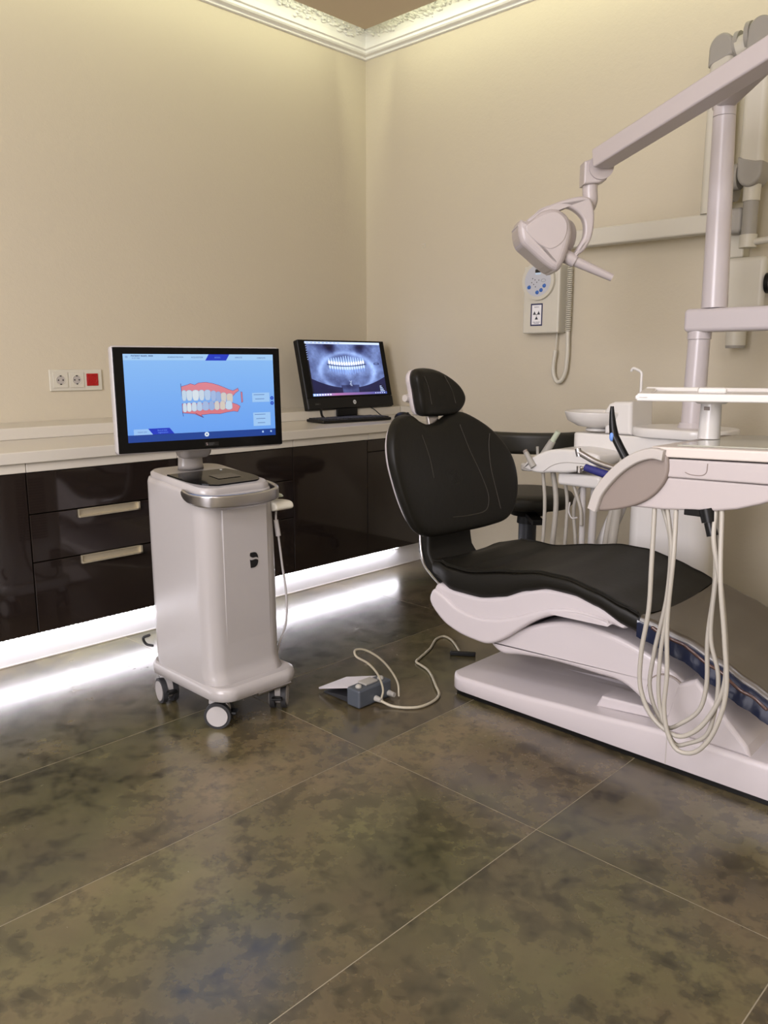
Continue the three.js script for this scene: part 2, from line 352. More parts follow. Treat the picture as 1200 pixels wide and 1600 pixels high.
// ---------------------------------------------------------------- screens
function teethTexture() {
  return canvasTex(1024, 576, (g, w, h) => {
    const bg = g.createLinearGradient(0, 0, 0, h); bg.addColorStop(0, '#8fc4ff'); bg.addColorStop(1, '#6aa6fb'); g.fillStyle = bg; g.fillRect(0, 0, w, h);
    g.fillStyle = '#a9d4ff'; g.fillRect(0, 0, w, 40);
    g.fillStyle = '#1537c8'; g.beginPath(); g.moveTo(560, 0); g.lineTo(705, 0); g.lineTo(680, 42); g.lineTo(535, 42); g.fill();
    g.fillStyle = '#34507c'; g.font = 'bold 14px sans-serif'; g.fillText('PATIENT NAME, 0000', 50, 17); g.font = '10px sans-serif'; g.fillText('01.01.1900', 56, 31);
    g.font = '13px sans-serif'; g.fillText('ADMINISTRATION', 282, 24); g.fillText('ACQUISITION', 440, 25); g.fillText('ANALYZE', 745, 25); g.fillText('COMPLETE', 905, 28);
    g.fillStyle = '#7fb2ff'; g.fillText('MODEL', 600, 26); g.fillStyle = '#5b7cab'; for (let i = 0; i < 3; i++) g.fillRect(14, 13 + i * 5, 16, 2);
    g.fillStyle = '#12429a'; g.fillRect(0, 528, w, 48); g.fillStyle = '#0d357f'; g.fillRect(0, 528, w, 3);
    g.fillStyle = '#9fcbff'; g.fillRect(38, 490, 120, 38); g.fillStyle = '#1537c8'; g.beginPath(); g.moveTo(130, 488); g.lineTo(270, 488); g.lineTo(300, 528); g.lineTo(160, 528); g.fill();
    g.fillStyle = '#5876a8'; g.fillText('Upper jaw', 62, 513); g.fillStyle = '#86b4ff'; g.fillText('Buccal bite', 190, 506); g.fillText('registration', 192, 521);
    g.fillStyle = '#e8f4ff'; g.beginPath(); g.arc(520, 545, 16, 0, 7); g.fill(); g.fillStyle = '#12429a'; g.beginPath(); g.arc(520, 545, 5, 0, 7); g.fill();
    g.fillStyle = '#b9d8ff'; g.fillRect(922, 540, 12, 14); g.beginPath(); g.arc(990, 546, 7, 0, 7); g.fill();
    for (const [x, y, ww, hh, n] of [[858, 268, 130, 66, 2], [860, 408, 130, 96, 3]]) { g.fillStyle = '#a5d0ff'; g.fillRect(x, y, ww, hh); g.strokeStyle = '#7fb0f0'; g.strokeRect(x, y, ww, hh); g.fillStyle = '#5c7eb0'; for (let i = 0; i < n; i++) g.fillRect(x + 12 + i * 10, y + 12 + i * 30, 80 - i * 12, 4); }
    for (const y of [308, 344]) { g.fillStyle = '#1546c0'; g.beginPath(); g.arc(1006, y, 13, 0, 7); g.fill(); g.fillStyle = '#8fc0ff'; g.fillRect(1002, y - 2, 8, 4); }
    // scanned teeth
    const gum = g.createLinearGradient(0, 190, 0, 430); gum.addColorStop(0, '#e58a98'); gum.addColorStop(1, '#e07a86');
    g.fillStyle = gum; g.strokeStyle = '#4b3a78'; g.lineWidth = 2;
    const poly = p => { g.beginPath(); p.forEach((a, i) => i ? g.lineTo(...a) : g.moveTo(...a)); g.closePath(); g.fill(); g.stroke(); };
    poly([[362, 215], [400, 205], [425, 196], [455, 205], [480, 192], [530, 188], [575, 196], [615, 208], [650, 222], [690, 240], [720, 250], [745, 238], [755, 232], [762, 250], [735, 268], [715, 290], [362, 280]]);
    poly([[362, 330], [362, 392], [410, 398], [445, 402], [470, 415], [500, 428], [490, 410], [560, 405], [620, 408], [670, 398], [720, 392], [748, 398], [768, 360], [745, 345], [700, 330]]);
    poly([[775, 258], [786, 262], [788, 330], [778, 335]]);
    const tooth = (x, y, ww, hh, up, c) => { g.fillStyle = c; g.strokeStyle = '#8ba3cf'; g.lineWidth = 1.5; g.beginPath(); const s = up ? 1 : -1; g.moveTo(x, y); g.bezierCurveTo(x - 2, y + s * hh * .7, x + ww * .1, y + s * hh, x + ww * .35, y + s * hh); g.lineTo(x + ww * .65, y + s * hh); g.bezierCurveTo(x + ww * .9, y + s * hh, x + ww + 2, y + s * hh * .7, x + ww, y); g.bezierCurveTo(x + ww * .8, y - s * 14, x + ww * .2, y - s * 14, x, y); g.fill(); g.stroke(); };
    const cols = ['#c9def2', '#d3e3f3', '#dfeaf4', '#d0dfef', '#bcd2f0', '#a9c0ea', '#9db7e6', '#d8d2ce', '#dcd0c4'];
    [[364, 30], [394, 40], [434, 46], [480, 36], [518, 42], [562, 36], [598, 32], [632, 38], [672, 44]].forEach(([x, ww], i) => { const dy = Math.max(0, i - 4) * 7; tooth(x, 250 + dy, ww, 62, true, cols[i]); });
    [[366, 26], [394, 30], [426, 34], [462, 36], [500, 44], [546, 36], [584, 34], [622, 38], [662, 48]].forEach(([x, ww], i) => { const dy = Math.max(0, 4 - i) * 2; tooth(x, 370 + dy, ww, 52, false, cols[(i + 1) % 9]); });
    g.strokeStyle = '#3c3470'; g.lineWidth = 3; g.beginPath(); g.moveTo(360, 195); g.lineTo(362, 240); g.moveTo(362, 385); g.lineTo(366, 415); g.moveTo(450, 398); g.lineTo(505, 428); g.stroke();
  });
}
function radiographTexture() {
  const n = makeFbm(6, 6, 4242);
  return canvasTex(768, 480, (g, w, h) => {
    const im = g.createImageData(w, h);
    for (let y = 0; y < h; y++) for (let x = 0; x < w; x++) {
      const u = (x / w - .5) * 2, v = (y / h - .5) * 2, f = n(x / w, y / w, .6);
      let L = .55 + (f - .5) * .75 - .1 * Math.abs(u);
      const jaw = Math.hypot(u / .72, (v - .12) / .72); L += .28 * Math.exp(-Math.pow((jaw - 1) * 9, 2));
      L += .22 * Math.exp(-Math.pow((v + .02) * 3, 2) - u * u * 2.5);
      if (v > .55 + .18 * (1 - u * u * 2.2) && Math.abs(u) > .22) L *= .18;
      if (v > .62 && Math.abs(u) < .24) L *= .5;
      L -= .5 * Math.exp(-Math.pow((Math.abs(u) - .42) * 7, 2) - Math.pow((v + .82) * 5, 2));
      const k = Math.max(0, Math.min(1, L)), i = (y * w + x) * 4;
      im.data[i] = k * 165; im.data[i + 1] = k * 195; im.data[i + 2] = 40 + k * 215; im.data[i + 3] = 255;
    }
    g.putImageData(im, 0, 0);
    const root = (x, y0, y1, ww, c) => { g.fillStyle = c; g.beginPath(); g.moveTo(x - ww / 2, y0); g.lineTo(x + ww / 2, y0); g.lineTo(x + ww / 6, y1); g.lineTo(x - ww / 6, y1); g.fill(); };
    for (let i = -7; i <= 7; i++) { // upper and lower rows with bright crowns
      const x = w / 2 + i * 25, arch = 8 - i * i * .28, yc = 200 + arch;
      g.fillStyle = '#0c1a55'; if (Math.abs(i) < 4 && i % 2) g.fillRect(x - 5, yc - 70, 9, 55);
      root(x, yc - 25, yc - 85 + Math.abs(i) * 5, 18, '#a9c6fb'); g.fillStyle = '#f2f7ff'; g.beginPath(); g.ellipse(x, yc - 12, 10.5, 17, 0, 0, 7); g.fill();
      root(x, yc + 38, yc + 92 - Math.abs(i) * 3, 15, '#7fa0e8'); g.fillStyle = '#c6dbff'; g.beginPath(); g.ellipse(x, yc + 28, 9, 17, 0, 0, 7); g.fill();
    }
    g.strokeStyle = '#05091f'; g.lineWidth = 5; g.beginPath(); for (let i = -8; i <= 8; i++) g.lineTo(w / 2 + i * 25, 212 + 8 - i * i * .28); g.stroke();
    g.strokeStyle = '#d5e4ff'; g.lineWidth = 3; g.beginPath(); g.moveTo(w / 2, 350); g.lineTo(w / 2 + 14, 366); g.lineTo(w / 2, 382); g.lineTo(w / 2 + 12, 398); g.moveTo(w / 2 + 22, 350); g.lineTo(w / 2 + 10, 372); g.lineTo(w / 2 + 20, 400); g.stroke();
    g.fillStyle = '#0a1030'; g.fillRect(690, 395, 60, 70); g.fillStyle = '#c4d6ff'; for (let i = 0; i < 4; i++) g.fillRect(698, 404 + i * 15, 20 + (i * 37) % 28, 7);
    g.fillStyle = '#101a50'; g.fillRect(672, 190, 56, 16); g.fillStyle = '#9fb9f5'; g.fillRect(680, 196, 36, 4);
    g.fillStyle = '#c8d8f8'; g.fillRect(0, 0, w, 20); g.fillStyle = '#5d75b8'; for (let i = 0; i < 9; i++) g.fillRect(14 + i * 38, 7, 24, 5);
    g.fillStyle = '#05081c'; g.fillRect(0, 20, 12, h); g.fillStyle = '#9db4ee'; for (let i = 0; i < 7; i++) g.fillRect(3, 34 + i * 20, 7, 7);
    const tb = g.createLinearGradient(0, 0, w, 0); tb.addColorStop(0, '#7fa6e8'); tb.addColorStop(.3, '#a56a9e'); tb.addColorStop(1, '#3b4d93'); g.fillStyle = tb; g.fillRect(0, h - 22, w, 22);
    g.fillStyle = '#eaf2ff'; for (let i = 0; i < 7; i++) g.fillRect(8 + i * 26, h - 17, 14, 12); for (let i = 0; i < 5; i++) g.fillRect(w - 130 + i * 24, h - 14, 10, 7);
  });
}
const screenMat = (t, k) => new THREE.MeshStandardMaterial({ color: 0x050505, roughness: 0.3, emissive: 0xffffff, emissiveMap: t, emissiveIntensity: k });

// ---------------------------------------------------------------- desktop computer, keyboard, mouse
{
  const t = thing('desktop_computer', 'black all-in-one desktop computer showing a jaw radiograph', 'computer', [-0.395, 0.702, 0.30]);
  const s = new THREE.Group(); s.name = 'monitor'; t.add(s); s.position.set(0, 0.216, -0.035); s.rotation.x = -0.232;
  loc(s, 'housing', new RoundedBoxGeometry(0.588, 0.345, 0.035, 3, 0.008).translate(0, 0, -0.02), MT.black);
  loc(s, 'bezel', new RoundedBoxGeometry(0.584, 0.285, 0.004, 2, 0.0015).translate(0, 0.028, -0.001), MT.blackGlass);
  loc(s, 'chin', new RoundedBoxGeometry(0.584, 0.052, 0.006, 2, 0.002).translate(0, -0.143, -0.001), MT.black);
  loc(s, 'display', new THREE.PlaneGeometry(0.512, 0.268).translate(0.002, 0.028, 0.0015), screenMat(radiographTexture(), 2.0));
  const hp = canvasTex(128, 128, (g) => { g.fillStyle = '#0a0a0a'; g.fillRect(0, 0, 128, 128); g.fillStyle = '#d8dcdc'; g.beginPath(); g.arc(64, 64, 62, 0, 7); g.fill(); g.fillStyle = '#222'; g.font = 'italic bold 74px sans-serif'; g.textAlign = 'center'; g.fillText('hp', 62, 86); });
  loc(s, 'badge', new THREE.CircleGeometry(0.011, 28).translate(0.012, -0.142, 0.0026), mat(0xffffff, .35, { map: hp }));
  const mk = canvasTex(128, 32, (g) => { g.fillStyle = '#0c0c0c'; g.fillRect(0, 0, 128, 32); g.fillStyle = '#888'; g.font = '22px sans-serif'; g.fillText('ProOne', 12, 24); });
  loc(s, 'lettering', new THREE.PlaneGeometry(0.036, 0.009).translate(-0.235, -0.145, 0.0026), mat(0xffffff, .5, { map: mk }));
  add(t, 'stand', rbox(-0.50, -0.36, 0.7126, 0.756, 0.287, 0.299, 0.004), MT.black);
  add(t, 'foot', rbox(-0.53, -0.33, 0.7022, 0.7125, 0.288, 0.372, 0.004), MT.black);
  add(t, 'side_support', tube([[-0.62, 0.75, 0.31], [-0.64, 0.72, 0.345], [-0.635, 0.709, 0.362]], 0.006, 12, 8), MT.black);
  add(t, 'cable', tube([[-0.27, 0.752, 0.292], [-0.25, 0.735, 0.31], [-0.238, 0.708, 0.345], [-0.24, 0.7055, 0.365]], 0.0028, 16, 6), MT.rubber);
  const l = areaLight(new THREE.Color(0.45, 0.55, 1), 0.6, 0.5, 0.26, [-0.395, 0.95, 0.30], [-0.395, 1.1, 1.0]);
  const k = thing('keyboard', 'black computer keyboard on the worktop below the radiograph screen', 'keyboard', [-0.61, 0.702, 0.47]);
  k.rotation.y = -0.0;
  loc(k, 'keyboard_base', new RoundedBoxGeometry(0.40, 0.014, 0.14, 3, 0.005).translate(0, 0.0085, 0), MT.black, [0.03, 0, 0], [0, -0.12, 0]);
  const kb = new THREE.Group(); kb.name = 'key_block'; kb.position.set(0.03, 0, 0); kb.rotation.y = -0.12; k.add(kb);
  const key = new RoundedBoxGeometry(0.0165, 0.006, 0.0165, 1, 0.002);
  for (let r = 0; r < 6; r++) for (let c = 0; c < 20; c++) if (!(r === 0 && c % 5 === 4)) loc(kb, 'key', key, MT.rubber, [-0.183 + c * 0.0193, 0.0175, -0.054 + r * 0.021]);
  const m = thing('computer_mouse', 'black computer mouse on the worktop beside the chair headrest', 'mouse', [-0.27, 0.702, 0.53]);
  loc(m, 'mouse_body', new THREE.SphereGeometry(1, 24, 14, 0, Math.PI * 2, 0, Math.PI / 2).scale(0.03, 0.032, 0.055), MT.black, [0, 0.001, 0]);
  loc(m, 'wheel', new THREE.CylinderGeometry(0.006, 0.006, 0.006, 14).rotateZ(Math.PI / 2), MT.rubber, [0, 0.0265, 0.03]);
}

// ---------------------------------------------------------------- intraoral scanner cart
{
  const t = thing('scanner_cart', 'white wheeled scanner cart with touchscreen showing scanned teeth', 'scanner cart', [-1.97, 0, 1.375]);
  const rx = rrect(1, 1, .2, 8);
  const loop = (y, x0, x1, z0, z1, r, tilt = 0) => rrect(x1 - x0, z1 - z0, r, 8).map(([x, z]) => { const X = (x0 + x1) / 2 + x, Z = (z0 + z1) / 2 - z; return V(X, y + tilt * (Z - z0), Z); });
  // column body with its foot
  const body = loft([
    loop(0.098, -0.124, 0.122, -0.145, 0.172, 0.05), loop(0.13, -0.1245, 0.123, -0.150, 0.170, 0.05), loop(0.145, -0.1245, 0.123, -0.153, 0.160, 0.05), loop(0.17, -0.1245, 0.123, -0.155, 0.153, 0.05), loop(0.3, -0.125, 0.124, -0.156, 0.151, 0.05),
    loop(0.5, -0.125, 0.123, -0.158, 0.149, 0.05), loop(0.628, -0.125, 0.121, -0.158, 0.143, 0.05, -0.06), loop(0.655, -0.125, 0.121, -0.158, 0.143, 0.05, -0.07), loop(0.667, -0.122, 0.118, -0.156, 0.141, 0.05, -0.09), loop(0.6705, -0.114, 0.11, -0.148, 0.134, 0.045, -0.1)]);
  loc(t, 'body', body, MT.cart);
  const foot = loft([loop(0.088, -0.118, 0.128, -0.165, 0.192, 0.05), loop(0.094, -0.129, 0.143, -0.175, 0.203, 0.055), loop(0.112, -0.130, 0.145, -0.176, 0.205, 0.055), loop(0.124, -0.128, 0.142, -0.174, 0.202, 0.055), loop(0.129, -0.122, 0.134, -0.168, 0.192, 0.05)]);
  loc(t, 'foot', foot, MT.cart);
  const fp = new THREE.Shape(); fp.moveTo(-0.068, 0.598); fp.lineTo(0.072, 0.598); fp.lineTo(0.076, 0.22); fp.quadraticCurveTo(0.074, 0.19, 0.05, 0.186); fp.lineTo(-0.04, 0.182); fp.quadraticCurveTo(-0.068, 0.182, -0.068, 0.21); fp.lineTo(-0.068, 0.598);
  loc(t, 'front_panel', new THREE.ExtrudeGeometry(fp, { depth: 0.003, bevelEnabled: true, bevelSize: 0.002, bevelThickness: 0.0018, bevelSegments: 3 }), MT.cart, [0, 0, 0.1472]);
  loc(t, 'chassis', new RoundedBoxGeometry(0.20, 0.016, 0.3, 2, 0.004), MT.black, [0.005, 0.082, 0.01]);
  loc(t, 'foot_bar', rod([0.0, 0.084, 0.185], [0.115, 0.084, 0.185], 0.006), MT.satin);
  // lid with glass touch panel
  const glass = new THREE.Shape(); glass.moveTo(-0.119, -0.045); glass.lineTo(0.088, -0.045); glass.quadraticCurveTo(0.112, 0.0, 0.114, 0.06); glass.quadraticCurveTo(0.112, 0.105, 0.075, 0.115); glass.lineTo(-0.06, 0.118); glass.quadraticCurveTo(-0.105, 0.10, -0.115, 0.04); glass.lineTo(-0.119, -0.045);
  const gg = new THREE.ExtrudeGeometry(glass, { depth: 0.003, bevelEnabled: true, bevelSize: 0.001, bevelThickness: 0.001, bevelSegments: 2, curveSegments: 10 });
  const lid = loft([loop(0.6695, -0.117, 0.113, -0.150, 0.140, 0.045, -0.1), loop(0.680, -0.117, 0.113, -0.150, 0.140, 0.045, -0.1), loop(0.685, -0.111, 0.107, -0.144, 0.135, 0.042, -0.1)]);
  loc(t, 'lid', lid, MT.cart);
  const tp = loc(t, 'touch_panel', gg.scale(.9, 1, 1).rotateX(Math.PI / 2), MT.blackGlass, [0, 0.6735, 0.0], [0.1, 0, 0]);
  loc(tp, 'panel_marking', new THREE.PlaneGeometry(0.075, 0.05).rotateX(-Math.PI / 2).translate(0.02, 0.0022, 0.04), mat(lin(.035, .033, .03), .25));
  loc(tp, 'indicator', new THREE.CircleGeometry(0.004, 14).rotateX(-Math.PI / 2).translate(0.055, 0.0024, -0.03), glow(new THREE.Color(1, .95, .9), 1));
  // chrome handle round the front
  const hp = [], H = 0.631;
  for (const [x, z, y] of [[-0.127, 0.06, 0.012], [-0.132, 0.085, 0.006], [-0.130, 0.12, 0.0], [-0.108, 0.160, -0.003], [-0.05, 0.178, -0.005], [0.04, 0.179, -0.005], [0.098, 0.164, -0.003], [0.128, 0.12, 0], [0.131, 0.085, 0.006], [0.125, 0.05, 0.012]]) hp.push(V(x, H + y, z));
  const hc = new THREE.CatmullRomCurve3(hp), N = 60, loops = [];
  for (let i = 0; i <= N; i++) { const u = i / N, p = hc.getPoint(u), tg = hc.getTangent(u), n = V(tg.z, 0, -tg.x).normalize(), k = .45 + .55 * Math.sin(Math.PI * Math.min(1, Math.max(0, u)) ) ** .35; loops.push(rrect(0.012, 0.034 * k, 0.0055, 3).map(([a, b]) => p.clone().addScaledVector(n, a).add(V(0, b, 0)))); }
  loc(t, 'handle', loft(loops), MT.satin);
  // logo: a split rounded D on the front
  const d1 = new THREE.Shape(); d1.moveTo(-0.011, 0.021); d1.lineTo(0.001, 0.021); d1.quadraticCurveTo(0.013, 0.019, 0.0135, 0.003); d1.quadraticCurveTo(0.008, 0.008, 0.0, 0.0065); d1.quadraticCurveTo(-0.0085, 0.006, -0.013, 0.0125); d1.quadraticCurveTo(-0.013, 0.018, -0.011, 0.021);
  const d2 = new THREE.Shape(); d2.moveTo(-0.011, -0.021); d2.lineTo(0.001, -0.021); d2.quadraticCurveTo(0.013, -0.018, 0.0135, -0.003); d2.quadraticCurveTo(0.008, 0.003, -0.001, 0.0005); d2.quadraticCurveTo(-0.009, -0.001, -0.013, 0.002); d2.lineTo(-0.011, -0.021);
  loc(t, 'logo', mergeGeometries([d1, d2].map(s => new THREE.ExtrudeGeometry(s, { depth: 0.002, bevelEnabled: false, curveSegments: 10 }))), MT.black, [0.026, 0.452, 0.1515]);
  // back: vents, socket and lead (mirrored by the cabinet fronts)
  for (let i = 0; i < 22; i++) loc(t, 'vent_slot', box(-0.055, 0.055, 0.30 + i * 0.011, 0.3045 + i * 0.011, -0.160, -0.1575), MT.black);
  loc(t, 'rear_label', box(-0.08, 0.0, 0.205, 0.245, -0.158, -0.155), MT.grey);
  loc(t, 'power_inlet', rbox(0.06, 0.10, 0.175, 0.245, -0.165, -0.15, 0.003), MT.black);
  loc(t, 'power_lead', tube([[0.08, 0.21, -0.165], [0.06, 0.15, -0.20], [-0.02, 0.17, -0.20], [-0.05, 0.26, -0.185], [-0.03, 0.42, -0.175], [-0.02, 0.62, -0.17]], 0.005, 40, 8), MT.rubber);
  loc(t, 'lead_loop', tube([[-0.125, 0.20, -0.158], [-0.135, 0.19, -0.175], [-0.125, 0.168, -0.178], [-0.115, 0.165, -0.16]], 0.004, 20, 8), MT.rubber);
  // casters
  [[-0.095, 0.115, 0.72], [0.115, 0.135, -0.8], [-0.095, -0.135, -0.2], [0.105, -0.135, 0.3]].forEach(([x, z, a]) => {
    const c = new THREE.Group(); c.name = 'caster'; c.position.set(x, 0, z); c.rotation.y = a; t.add(c);
    loc(c, 'swivel', new THREE.CylinderGeometry(0.011, 0.014, 0.03, 18), MT.cart, [0, 0.082, 0]);
    const R = 0.037;
    loc(c, 'hood', new THREE.CylinderGeometry(R * .9, R * .9, 0.016, 28, 1, false, 0, Math.PI).rotateZ(Math.PI / 2).rotateX(Math.PI / 2).translate(0, R + 0.01, 0.012), MT.cart);
    for (const s of [-1, 1]) {
      const w = loc(c, 'wheel', new THREE.CylinderGeometry(R, R, 0.014, 32).rotateZ(Math.PI / 2), MT.rubber, [s * 0.016, R, 0.014]);
      loc(w, 'wheel_disc', new THREE.CylinderGeometry(R * .78, R * .78, 0.004, 28).rotateZ(Math.PI / 2), MT.cart, [s * 0.0075, 0, 0]);
    }
    loc(c, 'brake', new RoundedBoxGeometry(0.03, 0.008, 0.03, 2, 0.003), MT.black, [0, R + 0.005, 0.05]);
  });
  // holder on the right front
  loc(t, 'holder', sideSolid([[0.08, 0.576], [0.135, 0.572], [0.155, 0.58], [0.15, 0.594], [0.10, 0.596], [0.08, 0.591]], 0.105, 0.168, 0.006), MT.cream);
  // neck and screen
  loc(t, 'neck', lathe([[0, 0], [0.038, 0], [0.036, 0.012], [0.035, 0.03], [0.034, 0.08], [0.0, 0.085]]).scale(1.05, 1, .7), MT.cart, [0.0, 0.680, -0.098]);
  loc(t, 'neck_head', new RoundedBoxGeometry(0.10, 0.15, 0.055, 4, 0.022), MT.cart, [-0.012, 0.79, -0.06]);
  const s = new THREE.Group(); s.name = 'touchscreen'; s.position.set(-0.028, 0.882, 0.02); s.rotation.set(-0.03, -0.2, 0, 'YXZ'); t.add(s);
  loc(s, 'housing', new RoundedBoxGeometry(0.472, 0.276, 0.028, 4, 0.010).translate(0, 0, -0.0145), MT.cart);
  loc(s, 'bezel', new RoundedBoxGeometry(0.464, 0.268, 0.004, 3, 0.0019).translate(0, 0, 0), MT.blackGlass);
  loc(s, 'display', new THREE.PlaneGeometry(0.418, 0.224).translate(0.002, 0.005, 0.0026), screenMat(teethTexture(), 1.35));
  const mk = canvasTex(256, 64, (g) => { g.fillStyle = '#020203'; g.fillRect(0, 0, 256, 64); g.fillStyle = '#9a8a8a'; g.beginPath(); g.arc(38, 22, 15, Math.PI, 0); g.fill(); g.beginPath(); g.arc(44, 36, 15, 0, Math.PI); g.fill(); g.fillStyle = '#777'; g.font = '26px sans-serif'; g.fillText('Dentsply', 76, 28); g.fillText('Sirona', 76, 54); });
  loc(s, 'lettering', new THREE.PlaneGeometry(0.04, 0.01).translate(0.018, -0.1215, 0.0026), mat(0xffffff, .4, { map: mk }));
  areaLight(new THREE.Color(0.4, 0.6, 1), 0.6, 0.44, 0.22, [-2.0, 0.882, 1.405], [-2.2, 0.882, 2.4]);
  // hand scanner with its cable, held in the holder
  const w = thing('hand_scanner', 'pale handheld oral scanner with cable in the cart holder', 'scanner', [-1.80, 0.6, 1.52]);
  add(w, 'handpiece', loft([0, .3, .6, .85, 1].map((u, i) => rrect(0.024 * [.7, 1, 1, .8, .4][i], 0.02 * [.7, 1, 1.2, .9, .4][i], 0.005, 3).map(([a, b]) => V(-1.832 + a, 0.606 + b * .5 + .006, 1.44 + u * 0.075)))), mat(lin(.45, .48, .36), .4));
  add(w, 'plug', rod([-1.848, 0.545, 1.505], [-1.843, 0.50, 1.508], 0.0065, 0.0075), MT.cart);
  add(w, 'cable', tube([[-1.838, 0.572, 1.495], [-1.848, 0.55, 1.505], [-1.843, 0.50, 1.508], [-1.836, 0.42, 1.512], [-1.826, 0.32, 1.516], [-1.829, 0.24, 1.514], [-1.844, 0.18, 1.500], [-1.846, 0.135, 1.49]], 0.0032, 50, 8), MT.cart);
}

// ---------------------------------------------------------------- dental chair
const SX0 = -1.46, SX1 = -0.99, SXC = (SX0 + SX1) / 2;
{
  const t = thing('dental_chair', 'black leather dental chair with headrest on white base', 'dental chair', [SXC, 0, 2.3]);
  const interp = (T, z) => { if (z <= T[0][0]) return T[0][1]; for (let i = 1; i < T.length; i++) if (z <= T[i][0]) { const a = T[i - 1], b = T[i], u = (z - a[0]) / (b[0] - a[0]); const s = u * u * (3 - 2 * u) * .5 + u * .5; return a[1] + (b[1] - a[1]) * s; } return T[T.length - 1][1]; };
  const crease = [[1.70, .385], [1.76, .398], [1.794, .396], [1.874, .392], [2.023, .418], [2.115, .433], [2.202, .432], [2.285, .415], [2.365, .391], [2.418, .371], [2.512, .345], [2.60, .307], [2.66, .275], [2.72, .245]];
  const bot = [[1.70, .345], [1.767, .332], [1.822, .319], [1.917, .318], [1.997, .336], [2.071, .369], [2.143, .389], [2.221, .388], [2.287, .372], [2.368, .338], [2.43, .318], [2.516, .29], [2.587, .249], [2.654, .214], [2.72, .185]];
  const halfW = z => .235 - (z < 1.8 ? (1.8 - z) * .5 : 0) - (z > 2.35 ? (z - 2.35) * .09 : 0);
  const section = (z, o) => { // closed loop round the cushion at z, o = offset outwards
    const w = halfW(z) + o, c = interp(crease, z) + o, b = interp(bot, z) - o * .3, L = [];
    for (let i = 0; i <= 10; i++) { const u = -1 + i / 5, s = Math.abs(u); L.push(V(SXC + u * w * .93, c - .004 + (s > .8 ? .004 * (s - .8) / .2 : 0) - (1 - s * s) * .014 * (z > 1.85 ? 1 : .3), z)); }
    for (const [k, m] of [[.965, .0], [.99, .18], [1, .4], [.99, .72], [.95, .94]]) L.push(V(SXC + w * k, c + (b - c) * m - .001, z));
    for (let i = 0; i <= 6; i++) L.push(V(SXC + w * .9 * (1 - i / 3), b, z));
    for (const [k, m] of [[.95, .94], [.99, .72], [1, .4], [.99, .18], [.965, .0]]) L.push(V(SXC - w * k, c + (b - c) * m - .001, z));
    return L.reverse();
  };
  const stations = (a, b, n, o) => { const R = []; for (let i = 0; i <= n; i++) R.push(section(a + (b - a) * i / n, o)); return R; };
  const shrink = (L, k, dz) => { const c = V(0, 0, 0); L.forEach(p => c.add(p)); c.multiplyScalar(1 / L.length); return L.map(p => V(c.x + (p.x - c.x) * k, c.y + (p.y - c.y) * k, p.z + dz)); };
  const sec = stations(1.71, 2.715, 60, 0);
  add(t, 'seat_cushion', loft([shrink(sec[0], .8, -.016), shrink(sec[0], .94, -.01), ...sec, shrink(sec[60], .94, .008)]), MT.leather);
  // stitched creases along both edges of the seat
  for (const s of [-1, 1]) add(t, 'piping', tube(Array.from({ length: 24 }, (_, i) => { const z = 1.76 + i * .0275; return [SXC + s * halfW(z) * .94, interp(crease, z) + .0005, z]; }), .0022, 80, 6), MT.leather);
  add(t, 'seat_side', loft(stations(1.712, 2.40, 44, .0012).map(L => { const lo = L.filter((p, i) => true).map(p => { const c = interp(crease, p.z); const e = Math.abs(p.x - SXC) > halfW(p.z) * .95; return V(p.x, Math.min(p.y, c - (e ? .003 : .03)), p.z); }); return lo; })), MT.leather);
  // slip-on cover over the foot end and its shiny film edge
  add(t, 'foot_cover', loft(stations(2.405, 2.722, 20, .003)), MT.cover);
  add(t, 'cover_film', loft(Array.from({ length: 40 }, (_, i) => { const z = 2.402 + i * .0083, c = interp(crease, z) - .008, b = interp(bot, z), w = halfW(z) + .0035, k = .0012 * Math.sin(i * 1.3) + .0008 * Math.sin(i * 3.1); return [[0, 0], [.3, 0], [.6, 0], [1, 0], [1, 1], [.6, 1], [.3, 1], [0, 1]].map(([v, o]) => V(SXC - w - .0015 - (o ? 0 : .003 + k * v), c + (b - c) * v, z)); })), MT.film);
  add(t, 'film_fold', tube(Array.from({ length: 22 }, (_, i) => { const z = 2.44 + i * .0125, c = interp(crease, z), b = interp(bot, z); return [SXC - halfW(z) - .0065 - .001 * Math.sin(i * 1.9), c + (b - c) * (.2 + i * .012 + .03 * Math.sin(i * .9)), z]; }), .0045, 60, 6), MT.filmBrown);
  // white seat shell below the cushion
  add(t, 'seat_shell', sideSolid([[1.755, .328], [1.74, .30], [1.734, .276], [1.783, .224], [1.838, .201], [1.902, .191], [1.954, .192], [2.003, .216], [2.05, .252], [2.096, .287], [2.157, .318], [2.22, .334], [2.315, .334], [2.36, .33], [2.37, .34], [2.30, .372], [2.221, .392], [2.143, .393], [2.071, .374], [1.997, .342], [1.917, .323], [1.822, .324]], SX0 + .012, SX1 - .012, .014, true, 130), MT.white);
  add(t, 'shell_skirt', sideSolid([[1.748, .312], [1.734, .276], [1.783, .224], [1.838, .201], [1.902, .191], [1.954, .192], [2.003, .216], [2.05, .252], [2.096, .287], [2.157, .32], [2.23, .337], [2.33, .336], [2.30, .348], [2.22, .352], [2.16, .342], [2.10, .32], [2.05, .296], [1.97, .27], [1.90, .263], [1.835, .276], [1.78, .305]], SX0 + .004, SX1 - .004, .01, true, 130), MT.white);
